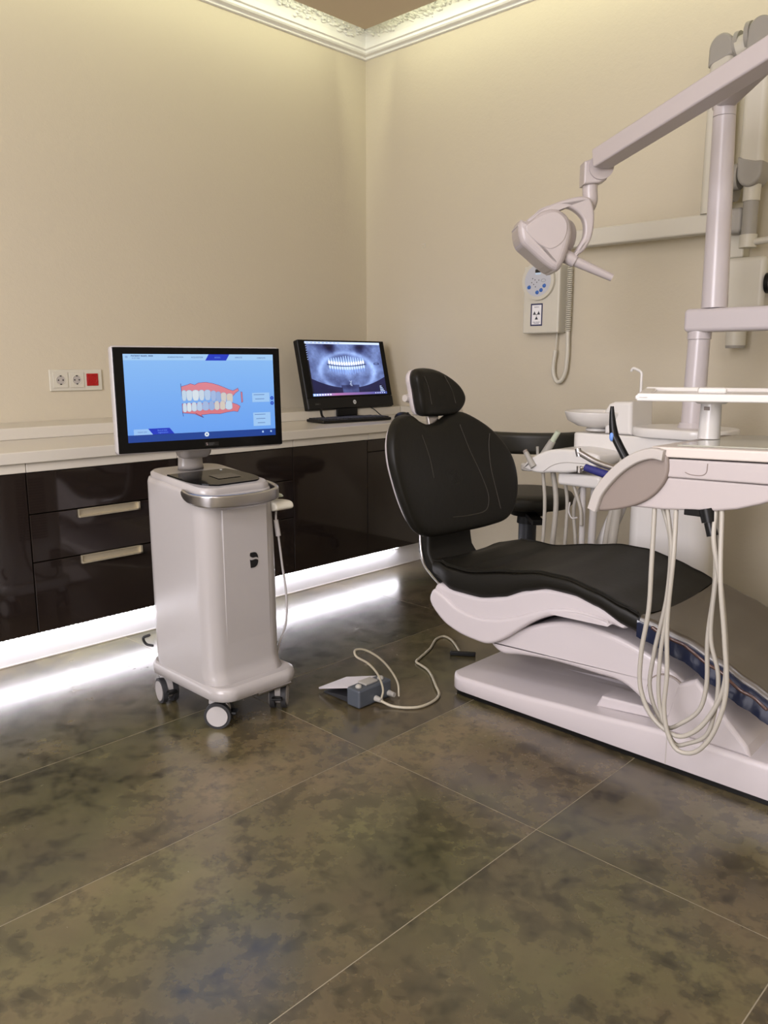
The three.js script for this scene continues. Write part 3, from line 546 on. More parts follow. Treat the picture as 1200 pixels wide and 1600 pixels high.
  // lift arm, pivot and fairing
  add(t, 'lift_arm', sideSolid([[1.944, .19], [1.99, .225], [2.037, .248], [2.101, .279], [2.19, .305], [2.291, .305], [2.387, .285], [2.463, .256], [2.525, .215], [2.525, .17], [2.477, .135], [2.42, .15], [2.353, .183], [2.28, .186], [2.212, .187], [2.132, .185], [2.049, .176], [1.98, .166]], -1.43, -1.02, .012, true, 110), MT.white);
  add(t, 'pivot_cap', rod([-1.43, .188, 2.474], [-1.438, .188, 2.474], .05, .049, 40), MT.white);
  add(t, 'pivot_gap', new THREE.TorusGeometry(.0505, .0022, 8, 48).rotateY(Math.PI / 2).translate(-1.431, .188, 2.474), MT.taupe);
  add(t, 'fairing', sideSolid([[2.47, .10], [2.50, .225], [2.545, .25], [2.60, .195], [2.67, .125], [2.68, .10]], -1.44, -1.01, .01, false), MT.white);
  // base with rounded nose, rising slightly to the foot end
  const bs = new THREE.Shape(), X0 = -1.45, X1 = -1.0, Z0 = 1.80, Z1 = 3.2, r = .06, P = [];
  for (const [cx, cz, a0] of [[X0 + r, Z0 + r, 2], [X1 - r, Z0 + r, 3], [X1 - r, Z1 - r, 0], [X0 + r, Z1 - r, 1]]) for (let i = 0; i <= 8; i++) { const a = (a0 + i / 8) * Math.PI / 2; P.push([cx + r * Math.cos(a), cz + r * Math.sin(a)]); }
  const P2 = []; P.forEach((p, i) => { const n = P[(i + 1) % P.length], L = Math.hypot(n[0] - p[0], n[1] - p[1]), k = Math.max(1, Math.round(L / .06)); for (let j = 0; j < k; j++) P2.push([p[0] + (n[0] - p[0]) * j / k, p[1] + (n[1] - p[1]) * j / k]); });
  const topY = z => interp([[1.80, .062], [2.028, .069], [2.247, .084], [2.475, .101], [3.2, .104]], z);
  const ring = (ins, f) => P2.map(([x, z]) => { const cx = (X0 + X1) / 2, k = Math.max(0, 1 - ins / .225), zz = Math.min(Z1 - ins, Math.max(Z0 + ins, z)); return V(cx + (x - cx) * k, f(zz), zz); });
  const bl = [ring(0.012, () => .014), ring(.0, () => .02), ring(0, z => topY(z) - .014), ring(.004, z => topY(z) - .004), ring(.012, z => topY(z)), ring(.12, z => topY(z) + .004), ring(.2, z => topY(z) + .004)].map(L => L.slice().reverse());
  add(t, 'base', loft(bl), MT.white);
  add(t, 'base_skirt', loft([ring(.014, () => .0005), ring(.014, () => .016)].map(L => L.slice().reverse())), MT.black);
  add(t, 'base_joint', box(-1.4508, -1.449, .02, .092, 2.488, 2.4905), MT.lgrey);
  const ped = sideSolid([[2.27, .085], [2.285, .118], [2.40, .125], [2.42, .10]], -1.40, -1.32, .006, false);
  add(t, 'release_plate', ped, MT.white);
  // backrest
  const zb = (x, y) => 1.685 - .2 * (y - .44) + .045 * ((x + 1.24) / .3) ** 2 - .02;
  const back = [[-1.416, .822], [-1.474, .817], [-1.516, .792], [-1.544, .751], [-1.552, .697], [-1.541, .636], [-1.516, .56], [-1.476, .492], [-1.421, .458], [-1.232, .443], [-1.094, .446], [-1.021, .459], [-.982, .491], [-.959, .54], [-.95, .605], [-.96, .663], [-.992, .717], [-1.035, .76], [-1.097, .798], [-1.165, .822], [-1.214, .812], [-1.268, .791], [-1.329, .788], [-1.378, .803]];
  const bc = [-1.25, .62];
  const b = add(t, 'backrest', pad(back, bc, .03, .02, zb, 7), MT.leather);
  const bsh = back.map(([x, y]) => [bc[0] + (x - bc[0]) * .945, bc[1] + (y - bc[1]) * .945]);
  add(t, 'back_shell', pad(bsh, bc, .0, .035, (x, y) => zb(x, y) - .014, 5), MT.white);
  const seamPts = A => A.map(([x, y]) => { const dx = x - bc[0], dy = y - bc[1]; return [x, y, zb(x, y) + .0296]; });
  [[[-1.19, .78], [-1.162, .702], [-1.124, .618], [-1.103, .541], [-1.12, .503], [-1.198, .494], [-1.286, .499]], [[-1.06, .745], [-1.069, .715], [-1.075, .639], [-1.064, .556], [-1.056, .500]], [[-1.389, .76], [-1.365, .689], [-1.358, .63]]].forEach(A => add(b, 'seam', tube(seamPts(A), .0017, 40, 6), MT.seam));
  // neck of the backrest down to the seat
  add(t, 'back_neck', loft(Array.from({ length: 14 }, (_, i) => { const u = i / 13, y = .52 - u * .22, z = 1.605 + .02 * u + .13 * Math.max(0, u - .6) ** 1.3 * 2, w = .10 + .02 * u; return rrect(2 * w, .05, .012, 4).map(([x, d]) => V(-1.24 + x, y, z + d)); })), MT.leather);
  add(t, 'neck_trim', tube([[-1.345, .5, 1.60], [-1.352, .42, 1.605], [-1.365, .36, 1.63], [-1.39, .33, 1.69], [-1.42, .318, 1.75]], .005, 30, 8), MT.satin);
  // headrest
  const zh = (x, y) => 1.585 - .12 * (y - .81) + .02 * ((x + 1.275) / .1) ** 2;
  const ho = [[-1.388, .932], [-1.372, .952], [-1.329, .959], [-1.27, .953], [-1.217, .93], [-1.181, .899], [-1.167, .865], [-1.176, .838], [-1.199, .817], [-1.234, .81], [-1.314, .81], [-1.359, .816], [-1.372, .84], [-1.38, .886]].map(([x, y]) => [x + .012, y + .001]);
  const hc = [-1.265, .885];
  const hd = add(t, 'headrest', pad(ho, hc, .032, .02, zh, 5), MT.leather);
  add(hd, 'seam', tube([[-1.345, .935], [-1.325, .90], [-1.315, .85]].map(([x, y]) => [x, y, zh(x, y) + .031]), .0015, 20, 6), MT.seam);
  add(hd, 'seam', tube([[-1.24, .935], [-1.215, .89], [-1.205, .85]].map(([x, y]) => [x, y, zh(x, y) + .0305]), .0015, 20, 6), MT.seam);
  add(hd, 'headrest_shell', pad(ho.map(([x, y]) => [hc[0] + (x - hc[0]) * .97, hc[1] + (y - hc[1]) * .97]), hc, 0, .035, (x, y) => zh(x, y) - .016, 4), MT.white);
  add(t, 'headrest_stem', bar([-1.265, .72, 1.592], [-1.265, .83, 1.568], .05, .014, .004), MT.satin);
  add(t, 'headrest_knob', rod([-1.366, .868, 1.548], [-1.345, .868, 1.548], .011, .014, 20), MT.lgrey);
}

// ---------------------------------------------------------------- delivery unit over the chair, with tray table and instruments
const DX0 = -1.6, DX1 = -1.22;
{
  const t = thing('delivery_unit', 'white dental delivery unit with hanging hoses above the chair leg rest', 'dental unit', [-1.4, 0.65, 2.75]);
  add(t, 'upper_case', sideSolid([[2.46, .739], [3.2, .757], [3.2, .80], [2.46, .778]], DX0, DX1, .004, false), MT.blush);
  add(t, 'lower_case', sideSolid([[2.42, .738], [2.38, .69], [2.44, .667], [2.508, .669], [2.621, .68], [2.663, .689], [2.703, .703], [2.76, .727], [2.80, .7455]], DX0 + .004, DX1 - .004, .006, false), MT.blush);
  add(t, 'tray_rim', sideSolid([[2.47, .781], [3.2, .803], [3.2, .826], [2.48, .803]], DX0 - .004, DX1 + .004, .004, false), mat(lin(.58, .52, .47), .35));
  add(t, 'tray_glass', sideSolid([[2.52, .8045], [3.18, .8255], [3.18, .828], [2.52, .8075]], DX0 + .03, DX1 - .03, .001, false), mat(lin(.36, .36, .3), .12));
  add(t, 'latch', tube([[DX0 - .0005, .7755, 2.60], [DX0 - .0005, .757, 2.598], [DX0 - .0005, .7515, 2.59], [DX0 - .0005, .751, 2.565], [DX0 - .0005, .7545, 2.555]], .0009, 20, 6), MT.taupe);
  // grey instrument end
  add(t, 'end_cheek', sideSolid([[2.345, .652], [2.362, .70], [2.39, .735], [2.42, .763], [2.455, .785], [2.49, .794], [2.512, .79], [2.519, .775], [2.518, .742], [2.503, .713], [2.478, .688], [2.44, .668], [2.37, .650]], DX0 - .006, DX1 + .006, .006, true, 80), MT.taupe);
  const rimP = [[2.344, .654], [2.356, .692], [2.383, .731], [2.416, .764], [2.452, .787], [2.487, .797], [2.512, .794]];
  for (const x of [DX0 - .006, DX1 + .006]) add(t, 'end_rim', loft(Array.from({ length: 30 }, (_, i) => { const c = new THREE.CatmullRomCurve3(rimP.map(p => V(0, p[1], p[0]))), p = c.getPoint(i / 29), tg = c.getTangent(i / 29), n = V(0, -tg.z, tg.y); return rrect(.024, .05, .009, 4).map(([a, b]) => V(x + a, 0, 0).add(p).addScaledVector(n, b * .5 + .008)); })), MT.lgrey);
  add(t, 'end_cover', sideSolid([[2.343, .656], [2.356, .694], [2.383, .733], [2.416, .766], [2.452, .789], [2.49, .799], [2.51, .797], [2.51, .785], [2.45, .772], [2.40, .735], [2.372, .69], [2.36, .655]], DX0, DX1, .003, false), MT.lgrey);
  // arm holding the unit from the lamp post
  add(t, 'swing_arm', bar([-1.30, .79, 3.12], [-.62, 1.02, 3.0], .06, .06), MT.blush);
  // hoses
  const H = [[-1.6, [[2.486, .675], [2.494, .543], [2.494, .445], [2.483, .342], [2.486, .262], [2.512, .208], [2.547, .182], [2.581, .176], [2.617, .202], [2.65, .258], [2.669, .328], [2.649, .51], [2.623, .626], [2.617, .68]]],
    [-1.57, [[2.495, .675], [2.518, .606], [2.52, .477], [2.499, .339], [2.494, .255], [2.515, .199], [2.541, .173], [2.572, .194], [2.608, .235], [2.62, .292], [2.615, .401], [2.621, .529], [2.609, .68]]],
    [-1.588, [[2.514, .675], [2.532, .579], [2.531, .451], [2.522, .35], [2.525, .243], [2.542, .187], [2.571, .149], [2.597, .161], [2.633, .19], [2.649, .255], [2.65, .332], [2.629, .409], [2.629, .565], [2.618, .68]]],
    [-1.614, [[2.534, .675], [2.548, .587], [2.544, .428], [2.551, .313], [2.55, .233], [2.564, .177], [2.585, .151], [2.617, .155], [2.645, .186], [2.666, .238], [2.678, .312], [2.666, .426], [2.649, .544], [2.63, .68]]]];
  H.forEach(([x, A], k) => add(t, 'hose', tube(A.map(([z, y], i) => [i === 0 || i === A.length - 1 ? Math.max(x, -1.585) : x, y, z]), [.0052, .0048, .0046, .005][k], 120, 10), MT.hose));
  add(t, 'hose_coupling', mergeGeometries([rod([-1.588, .682, 2.60], [-1.59, .655, 2.608], .016, .015, 12), rod([-1.59, .655, 2.608], [-1.592, .628, 2.618], .011, .012, 12)]), MT.black);
  add(t, 'coupling_plate', rbox(-1.595, -1.56, .664, .680, 2.555, 2.60, .002), MT.black);
}
{ // tray table
  const t = thing('tray_table', 'white instrument tray table standing above the delivery unit', 'tray', [-1.4, 0.8, 2.52]);
  add(t, 'column', rod([-1.4, .809, 2.517], [-1.4, .896, 2.517], .024, .022, 28), MT.whiteLightened);
  add(t, 'column_slot', rbox(-1.4235, -1.421, .873, .881, 2.510, 2.523, .001), MT.taupe);
  add(t, 'cup', rod([-1.4, .887, 2.517], [-1.4, .8965, 2.517], .03, .045, 28), MT.whiteLightened);
  const tr = new THREE.Group(); tr.name = 'tray'; tr.position.set(-1.24 + 1.4, .905 - .8, 2.615 - 2.52); tr.rotation.y = 0.42; t.add(tr);
  loc(tr, 'tray_floor', new RoundedBoxGeometry(.48, .008, .62, 3, .004), MT.whiteLightened, [0, -.005, 0]);
  for (const s of [-1, 1]) { loc(tr, 'tray_edge', new RoundedBoxGeometry(.018, .016, .62, 3, .005), MT.whiteLightened, [s * .231, 0, 0]); loc(tr, 'tray_edge', new RoundedBoxGeometry(.48, .012, .03, 3, .005), MT.whiteLightened, [0, -.001, s * .298]); }
  loc(tr, 'knob', new RoundedBoxGeometry(.06, .014, .06, 4, .006), MT.whiteLightened, [-.10, .011, -.155]);
}
{ // instruments resting in the delivery unit
  const g = 'instruments in the delivery unit';
  let t = thing('turbine_handpiece', 'steel dental turbine handpiece sticking out of the delivery unit', 'handpiece', [-1.5, .74, 2.3], g);
  add(t, 'barrel', tube([[-1.5, .764, 2.246], [-1.5, .757, 2.262], [-1.5, .745, 2.292], [-1.5, .735, 2.335], [-1.5, .722, 2.40]], .0075, 30, 12), MT.satin);
  add(t, 'turbine_head', rod([-1.5, .773, 2.242], [-1.5, .755, 2.247], .0075, .0075), MT.satin);
  t = thing('contra_angle', 'blue dental contra-angle handpiece with steel head', 'handpiece', [-1.5, .72, 2.3], g);
  add(t, 'sleeve', rod([-1.5, .729, 2.265], [-1.5, .712, 2.345], .009, .0105), MT.blue);
  add(t, 'neck', tube([[-1.5, .724, 2.249], [-1.5, .7265, 2.256], [-1.5, .729, 2.268]], .004, 10, 8), MT.chrome);
  add(t, 'turbine_head', rod([-1.5, .731, 2.248], [-1.5, .715, 2.249], .0065, .0065), MT.chrome);
  t = thing('curing_lamp', 'tall curved black handpiece with light blue button on delivery unit', 'handpiece', [-1.5, .78, 2.35], g);
  add(t, 'grip', loft([[.878, 2.327, .004], [.862, 2.3275, .006], [.835, 2.331, .0085], [.811, 2.336, .011], [.785, 2.352, .011], [.755, 2.372, .0115], [.73, 2.389, .0115]].map(([y, z, r]) => Array.from({ length: 14 }, (_, i) => V(-1.5 + r * Math.cos(i * Math.PI / 7), y, z - r * Math.sin(i * Math.PI / 7))))), MT.black);
  add(t, 'button', new THREE.SphereGeometry(1, 16, 10).scale(.005, .011, .006).translate(-1.508, .808, 2.3345), MT.lightBlue);
}

// ---------------------------------------------------------------- spittoon unit with post
{
  const t = thing('spittoon_unit', 'white dental spittoon unit with bowl and cross arm behind the chair', 'dental unit', [-.6, 0, 2.05]);
  const slab = (x0, x1, z0, z1, y0, y1, r) => loft([[y0, .004], [y0 + .004, 0], [y1 - .006, 0], [y1 - .001, .003], [y1, .008]].map(([y, i]) => rrect(x1 - x0 - 2 * i, z1 - z0 - 2 * i, r, 8).map(([a, b]) => V((x0 + x1) / 2 + a, y, (z0 + z1) / 2 - b))));
  add(t, 'cabinet', slab(-.70, -.52, 1.96, 2.24, 0.001, .66, .06), MT.whiteLightened);
  add(t, 'shelf', slab(-.72, -.5, 1.75, 2.18, .672, .735, .035), MT.whiteLightened);
  add(t, 'post_plate', slab(-.74, -.48, 1.955, 2.275, .7355, .766, .1), MT.whiteLightened);
  add(t, 'bowl_column', sideSolid([[1.868, .736], [1.866, .815], [1.88, .838], [1.90, .846], [1.965, .848], [1.968, .736]], -.70, -.54, .012, false), MT.whiteLightened);
  add(t, 'bowl', lathe([[0, .737], [.038, .737], [.042, .742], [.034, .75], [.07, .756], [.105, .775], [.116, .803], [.114, .808], [.106, .803], [.09, .78], [.05, .764], [0, .76]], 48).translate(-.65, .002, 1.815), MT.whiteLightened);
  add(t, 'cup_filler', tube([[-.62, .84, 1.955], [-.62, .92, 1.955], [-.62, .943, 1.953], [-.62, .953, 1.938], [-.62, .957, 1.922], [-.62, .949, 1.917]], .005, 40, 10), MT.whiteLightened);
  add(t, 'lower_post', rod([-.6, .764, 2.133], [-.6, 1.05, 2.136], .037, .034, 32), MT.white);
  add(t, 'post_foot', rod([-.6, .764, 2.133], [-.6, .782, 2.133], .048, .04, 32), MT.white);
  add(t, 'post_collar', rod([-.6, 1.051, 2.136], [-.6, 1.078, 2.136], .037, .037, 32), MT.white);
  add(t, 'cross_arm', rbox(-.642, -.558, 1.073, 1.146, 2.097, 3.05, .014, 4), MT.white);
  // pipes below
  add(t, 'waste_pipe', rod([-.70, .02, 1.76], [-.66, .60, 1.965], .03, .024, 20), MT.whiteLightened);
  add(t, 'pipe', rod([-.72, .02, 1.90], [-.71, .672, 1.955], .016, .016, 16), MT.hose);
  add(t, 'pipe', tube([[-.69, .672, 1.985], [-.70, .6, 1.985], [-.715, .5, 1.93], [-.72, .3, 1.90], [-.72, .02, 1.89]], .01, 30, 10), MT.hose);
}
{ // assistant element with its hoses
  const t = thing('assistant_element', 'white assistant instrument holder with suction hoses beside the spittoon', 'dental unit', [-.75, .6, 1.76]);
  add(t, 'holder', sideSolid([[1.61, .612], [1.625, .635], [1.662, .66], [1.715, .682], [1.78, .69], [1.85, .688], [1.905, .676], [1.90, .645], [1.80, .612], [1.73, .606], [1.68, .60], [1.64, .604]], -.84, -.68, .01, true, 80), MT.whiteLightened);
  for (let k = 0; k < 4; k++) add(t, 'cradle', rbox(-.835 + k * .04, -.805 + k * .04, .60 + k * .004, .628 + k * .004, 1.598, 1.64, .008), MT.whiteLightened);
  add(t, 'groove', tube([[-.8402, .608, 1.70], [-.8402, .632, 1.735], [-.8402, .645, 1.78], [-.8402, .648, 1.87]], .0012, 20, 6), MT.grey);
  add(t, 'bracket', rbox(-.81, -.69, .562, .605, 1.735, 1.90, .012), MT.whiteLightened);
  add(t, 'strut', rod([-.77, .563, 1.815], [-.76, .02, 1.82], .010, .010, 16), MT.hoseGrey);
  add(t, 'strut', rod([-.74, .563, 1.842], [-.74, .02, 1.835], .013, .013, 16), MT.hoseGrey);
  add(t, 'swing_link', bar([-.70, .58, 1.88], [-.62, .69, 2.0], .04, .03), MT.whiteLightened);
  const hs = [[-.80, .0065, [[1.67, .605], [1.683, .50], [1.682, .32], [1.685, .12], [1.78, .02], [1.9, .012]]], [-.77, .0095, [[1.692, .605], [1.71, .50], [1.702, .32], [1.70, .14], [1.80, .025], [1.93, .014]]], [-.74, .0065, [[1.714, .60], [1.736, .505], [1.735, .333], [1.735, .15], [1.82, .025], [1.94, .012]]], [-.72, .0065, [[1.80, .57], [1.777, .544], [1.754, .484], [1.766, .338], [1.77, .16], [1.84, .03], [1.95, .012]]], [-.785, .006, [[1.782, .575], [1.80, .53], [1.818, .48], [1.822, .43]]], [-.785, .003, [[1.775, .50], [1.772, .47], [1.785, .448], [1.805, .452]]]];
  hs.forEach(([x, r, A]) => add(t, 'hose', tube(A.map(([z, y]) => [x, y, z]), r, 60, 10), r < .004 ? MT.hoseGrey : MT.hose));
  t.position.z += .035; t.position.x -= .02;
  let s = thing('suction_handpiece', 'grey suction handpiece with pale tip lying in the assistant holder', 'handpiece', [-.80, .66, 1.68], 'suction tools');
  add(s, 'sleeve', rod([-.81, .622, 1.655], [-.81, .712, 1.712], .017, .012, 18), MT.grey);
  add(s, 'tip', rod([-.81, .712, 1.712], [-.81, .745, 1.733], .0095, .009, 16), mat(lin(.45, .5, .38), .4));
  add(s, 'lever', rod([-.825, .645, 1.665], [-.835, .69, 1.668], .005, .005), MT.grey);
  s.position.z += .035; s.position.x -= .02;
  s = thing('air_syringe', 'short grey suction valve clipped at the front of assistant holder', 'handpiece', [-.835, .63, 1.64], 'suction tools');
  add(s, 'sleeve', rod([-.845, .62, 1.662], [-.845, .668, 1.628], .012, .009, 16), MT.grey);
  add(s, 'cap', rod([-.845, .668, 1.628], [-.845, .675, 1.623], .0085, .0085, 16), MT.taupe);
  s.position.z += .035; s.position.x -= .02;
}

// ---------------------------------------------------------------- operating lamp on its spring arm
{
  const t = thing('operating_lamp', 'white dental operating lamp on post and slanted arm over the chair', 'lamp', [-.6, 1.147, 2.17]);
  add(t, 'upper_post', rod([-.6, 1.147, 2.178], [-.6, 1.715, 2.166], .04, .033, 32), MT.white);
  add(t, 'post_joint', rod([-.6, 1.7165, 2.166], [-.6, 1.79, 2.166], .033, .033, 32), MT.white);
  add(t, 'post_arm', bar([-.57, 1.765, 2.14], [-1.32, 1.765, 2.742], .06, .05, .012), MT.blush);
  add(t, 'elbow', rod([-1.305, 1.68, 2.73], [-1.305, 1.80, 2.73], .04, .04, 28), MT.blush);
  const J = V(-0.994, 1.532, 1.907), E = V(-1.305, 1.697, 2.73);
  const dir = E.clone().sub(J).normalize();
  const a = J.clone().addScaledVector(dir, .095), e = J.clone().addScaledVector(dir, .90);
  add(t, 'spring_arm', bar([a.x, a.y, a.z], [e.x, e.y, e.z], .062, .052, .006), MT.blush);
  const h = new THREE.Group(); h.name = 'head'; t.add(h);
  const O = V(-1.069, 1.345, 1.879); h.position.copy(O).sub(t.position); h.rotation.y = -45.9 * Math.PI / 180;
  const ext = (pts, depth, bev, smooth = true, n = 60) => { let P = pts.map(p => new THREE.Vector2(...p)); if (smooth) P = new THREE.CatmullRomCurve3(P.map(p => V(p.x, p.y, 0)), true, 'centripetal').getPoints(n).slice(0, n).map(p => new THREE.Vector2(p.x, p.y)); return new THREE.ExtrudeGeometry(new THREE.Shape(P), { depth: depth - 2 * bev, bevelEnabled: true, bevelThickness: bev, bevelSize: bev, bevelOffset: -bev, bevelSegments: 5 }).translate(0, 0, -depth / 2 + bev); };
  loc(h, 'reflector_housing', ext([[-.12, .021], [-.112, .038], [-.089, .035], [-.052, .062], [-.012, .068], [.024, .045], [.036, .005], [.03, -.035], [.006, -.098], [-.009, -.105], [-.086, -.049], [-.111, -.025]], .15, .022), MT.blush);
  loc(h, 'side_panel', ext([[-.10, .012], [-.052, .05], [-.012, .058], [.018, .03], [.012, -.02], [-.03, -.045]], .01, .004), MT.blush, [0, 0, .072]);
  loc(h, 'front_lip', ext([[-.122, .022], [-.113, .04], [-.10, .036], [.005, -.088], [.0, -.104], [-.012, -.106]], .12, .008, false), MT.blush, [0, 0, .0]);
  loc(h, 'rear_cover', new THREE.SphereGeometry(.06, 32, 20).scale(.8, 1.15, .95), MT.blush, [.012, -.012, -.01], [0, 0, -.45]);
  loc(h, 'yoke', ext([[-0.096, 0.035], [-0.066, 0.061], [-0.019, 0.085], [0.028, 0.1], [0.064, 0.106], [0.088, 0.101], [0.101, 0.071], [0.104, 0.031], [0.096, -0.015], [0.074, -0.049], [0.048, -0.062], [0.06, -0.035], [0.076, -0.002], [0.073, 0.038], [0.054, 0.061], [0.028, 0.075], [-0.009, 0.076], [-0.052, 0.063], [-0.086, 0.031]], .036, .008, true, 90), MT.blush, [0, 0, .03]);
  loc(h, 'handle', rod([.03, -.062, .03], [.164, -.122, .045], .016, .011, 24), MT.blush);
  loc(h, 'handle_collar', rod([.02, -.056, .03], [.055, -.074, .034], .02, .019, 24), MT.blush);
  loc(h, 'swivel_elbow', tube([[.098, .15, 0], [.098, .128, 0], [.1, .105, 0], [.096, .088, 0]], .022, 24, 18), MT.blush);
  loc(h, 'joint_block', ext([[.072, .205], [.10, .215], [.122, .226], [.146, .21], [.15, .185], [.138, .155], [.118, .146], [.072, .142]], .062, .006, false), MT.blush);
  loc(h, 'joint_disc', new THREE.CylinderGeometry(.036, .036, .074, 32).rotateX(Math.PI / 2), MT.blush, [.12, .19, 0]);
}

// ---------------------------------------------------------------- wall x-ray arm
{
  const t = thing('xray_unit', 'folded white wall x-ray arm with grey joints behind the post', 'x-ray arm', [-.06, 1.03, 2.05]);
  add(t, 'wall_box', rbox(-.11, -.002, 1.14, 1.357, 1.985, 2.15, .02, 4), MT.cream);
  add(t, 'lower_tube', rod([-.06, 1.04, 2.045], [-.06, 1.14, 2.045], .036, .036, 28), MT.cream);
  add(t, 'tube_end', rod([-.06, 1.03, 2.045], [-.06, 1.04, 2.045], .034, .036, 28), MT.grey);
  add(t, 'pivot_ring', rod([-.085, 1.26, 2.15], [-.085, 1.26, 2.165], .036, .036, 28), MT.black);
  add(t, 'pivot_tube', rod([-.085, 1.26, 2.165], [-.085, 1.26, 2.45], .03, .03, 28), MT.cream);
  add(t, 'wall_rail', rbox(-.125, -.065, 1.452, 1.522, 1.20, 2.0, .008), MT.cream);
  add(t, 'rail_end', rbox(-.13, -.06, 1.44, 1.53, 2.0, 2.06, .015), MT.grey);
  add(t, 'rail_mount', rbox(-.066, -.002, 1.36, 1.50, 1.97, 2.05, .008), MT.cream);
  const limb = (z0, z1, y0, y1, x, lo) => {
    add(t, 'limb', loft(Array.from({ length: 2 }, (_, i) => rrect(.085, .085, .022, 5).map(([a, b]) => V(x + a, i ? y1 : y0, (i ? z1 : z0) + b).setX(x + a))).map(L => L.slice().reverse())), MT.cream);
    const j = (y, z, s) => { add(t, 'joint_cap', sideSolid(Array.from({ length: 20 }, (_, i) => { const an = Math.PI * i / 19; return [z + .044 * Math.cos(an), y + s * .05 * Math.sin(an)]; }).concat([[z - .044, y - s * .055], [z + .044, y - s * .03]]), x - .0445, x + .0445, .01, false), MT.grey); };
    j(y1 + .02, z1, 1); if (lo) j(y0 - .02, z0, -1);
  };
  limb(1.945, 1.945, 1.52, 2.06, -.10, false);
  limb(2.085, 2.085, 1.66, 2.075, -.12, true);
  add(t, 'joint_disc', rod([-.10, 1.60, 1.985], [-.10, 1.60, 2.02], .045, .045, 28), MT.grey);
  add(t, 'joint_disc', rod([-.125, 1.635, 2.015], [-.125, 1.635, 2.042], .045, .045, 28), MT.grey);
  add(t, 'joint_disc', rod([-.10, 2.085, 1.985], [-.10, 2.085, 2.00], .048, .048, 28), MT.grey);
  add(t, 'joint_disc', rod([-.12, 2.10, 2.03], [-.12, 2.10, 2.045], .048, .048, 28), MT.grey);
  add(t, 'top_link', rod([-.11, 2.07, 1.995], [-.11, 2.08, 2.035], .04, .04, 24), MT.cream);
  add(t, 'neck_top', rod([-.12, 1.545, 2.085], [-.12, 1.60, 2.085], .029, .03, 24), MT.cream);
  add(t, 'neck', rod([-.12, 1.43, 2.085], [-.12, 1.545, 2.085], .026, .026, 24), MT.grey);
  add(t, 'neck_foot', rod([-.12, 1.385, 2.085], [-.12, 1.43, 2.085], .03, .03, 24), MT.cream);
  add(t, 'side_arm', tube([[-.12, 1.402, 2.085], [-.13, 1.405, 2.15], [-.14, 1.415, 2.4]], .012, 20, 12), MT.cream);
}
{ // x-ray control box with curly cord
  const t = thing('xray_control', 'cream wall control box with round keypad and radiation sticker', 'control box', [0, 1.105, 1.18]);
  add(t, 'case', rbox(-.07, -.002, 1.105, 1.40, 1.083, 1.272, .008, 4), MT.cream);
  add(t, 'keypad_housing', rod([-.002, 1.333, 1.168], [-.085, 1.333, 1.168], .088, .083, 48), MT.cream);
  const kp = canvasTex(256, 256, (g) => { g.fillStyle = '#b9bcc4'; g.fillRect(0, 0, 256, 256); g.fillStyle = '#111'; g.fillRect(102, 36, 56, 26); g.fillStyle = '#bcd6ee'; g.fillRect(104, 62, 52, 16); g.fillStyle = '#2e6bb4'; for (const [x, y] of [[40, 178], [122, 222], [160, 206], [190, 172]]) { g.beginPath(); g.arc(x, y, 14, 0, 7); g.fill(); } g.fillStyle = '#555'; for (const [x, y] of [[78, 108], [102, 120], [70, 140], [90, 156], [120, 140], [108, 176], [140, 124]]) { g.beginPath(); g.arc(x, y, 5, 0, 7); g.fill(); } g.strokeStyle = '#8a8d94'; g.lineWidth = 4; g.beginPath(); g.ellipse(184, 128, 22, 11, 0, 0, 7); g.stroke(); });
  add(t, 'keypad', new THREE.CircleGeometry(.068, 48).rotateY(-Math.PI / 2).translate(-.0855, 1.333, 1.168), mat(0xffffff, .4, { map: kp }));
  for (const [dz, dy] of [[-.043, -.026], [.0, -.05], [.02, -.041], [.036, -.023]]) add(t, 'button', new THREE.SphereGeometry(.0085, 16, 10).scale(.35, 1, 1).translate(-.086, 1.333 + dy, 1.168 + dz), mat(lin(.03, .12, .42), .4));
  const st = canvasTex(256, 400, (g) => {
    g.fillStyle = '#262a52'; g.fillRect(0, 0, 256, 400); g.fillStyle = '#e6e6e8'; g.fillRect(26, 26, 204, 348); g.fillStyle = '#26264a'; g.textAlign = 'center'; g.font = 'bold 24px sans-serif'; g.fillText('RAYOS X', 128, 72); g.font = 'bold 20px sans-serif'; g.fillText('ZONA VIGILADA', 128, 338); g.fillText('RADIACION', 128, 362);
    g.fillStyle = '#333640'; for (const [x, y] of [[84, 175], [172, 175], [128, 262]]) { g.beginPath(); g.moveTo(x, y - 40); g.lineTo(x + 34, y + 24); g.lineTo(x - 34, y + 24); g.fill(); } g.beginPath(); g.arc(128, 203, 10, 0, 7); g.fill();
  });
  add(t, 'sticker', new THREE.PlaneGeometry(.063, .098).rotateY(-Math.PI / 2).translate(-.0706, 1.187, 1.158), mat(0xffffff, .5, { map: st }));
  add(t, 'side_button', rod([-.03, 1.165, 1.075], [-.03, 1.165, 1.084], .012, .012), MT.cream);
  const coil = []; const n = 34; for (let i = 0; i <= n * 12; i++) { const a = i / 12 * Math.PI * 2, u = i / (n * 12); coil.push([-.03 + .009 * Math.cos(a), 1.40 - u * .29, 1.298 + .010 * Math.sin(a)]); }
  add(t, 'curly_cord', tube(coil, .0032, n * 14, 6), MT.cream);
  add(t, 'cord_loop', tube([[-.03, 1.112, 1.298], [-.03, 1.0, 1.30], [-.03, .93, 1.292], [-.03, .895, 1.272], [-.03, .89, 1.255], [-.03, .91, 1.238], [-.03, .95, 1.230], [-.03, 1.025, 1.238]], .0095, 60, 12), MT.cream);
  add(t, 'thin_cord', tube([[-.03, 1.02, 1.238], [-.03, 1.06, 1.241], [-.03, 1.108, 1.243]], .003, 12, 8), MT.cream);
}

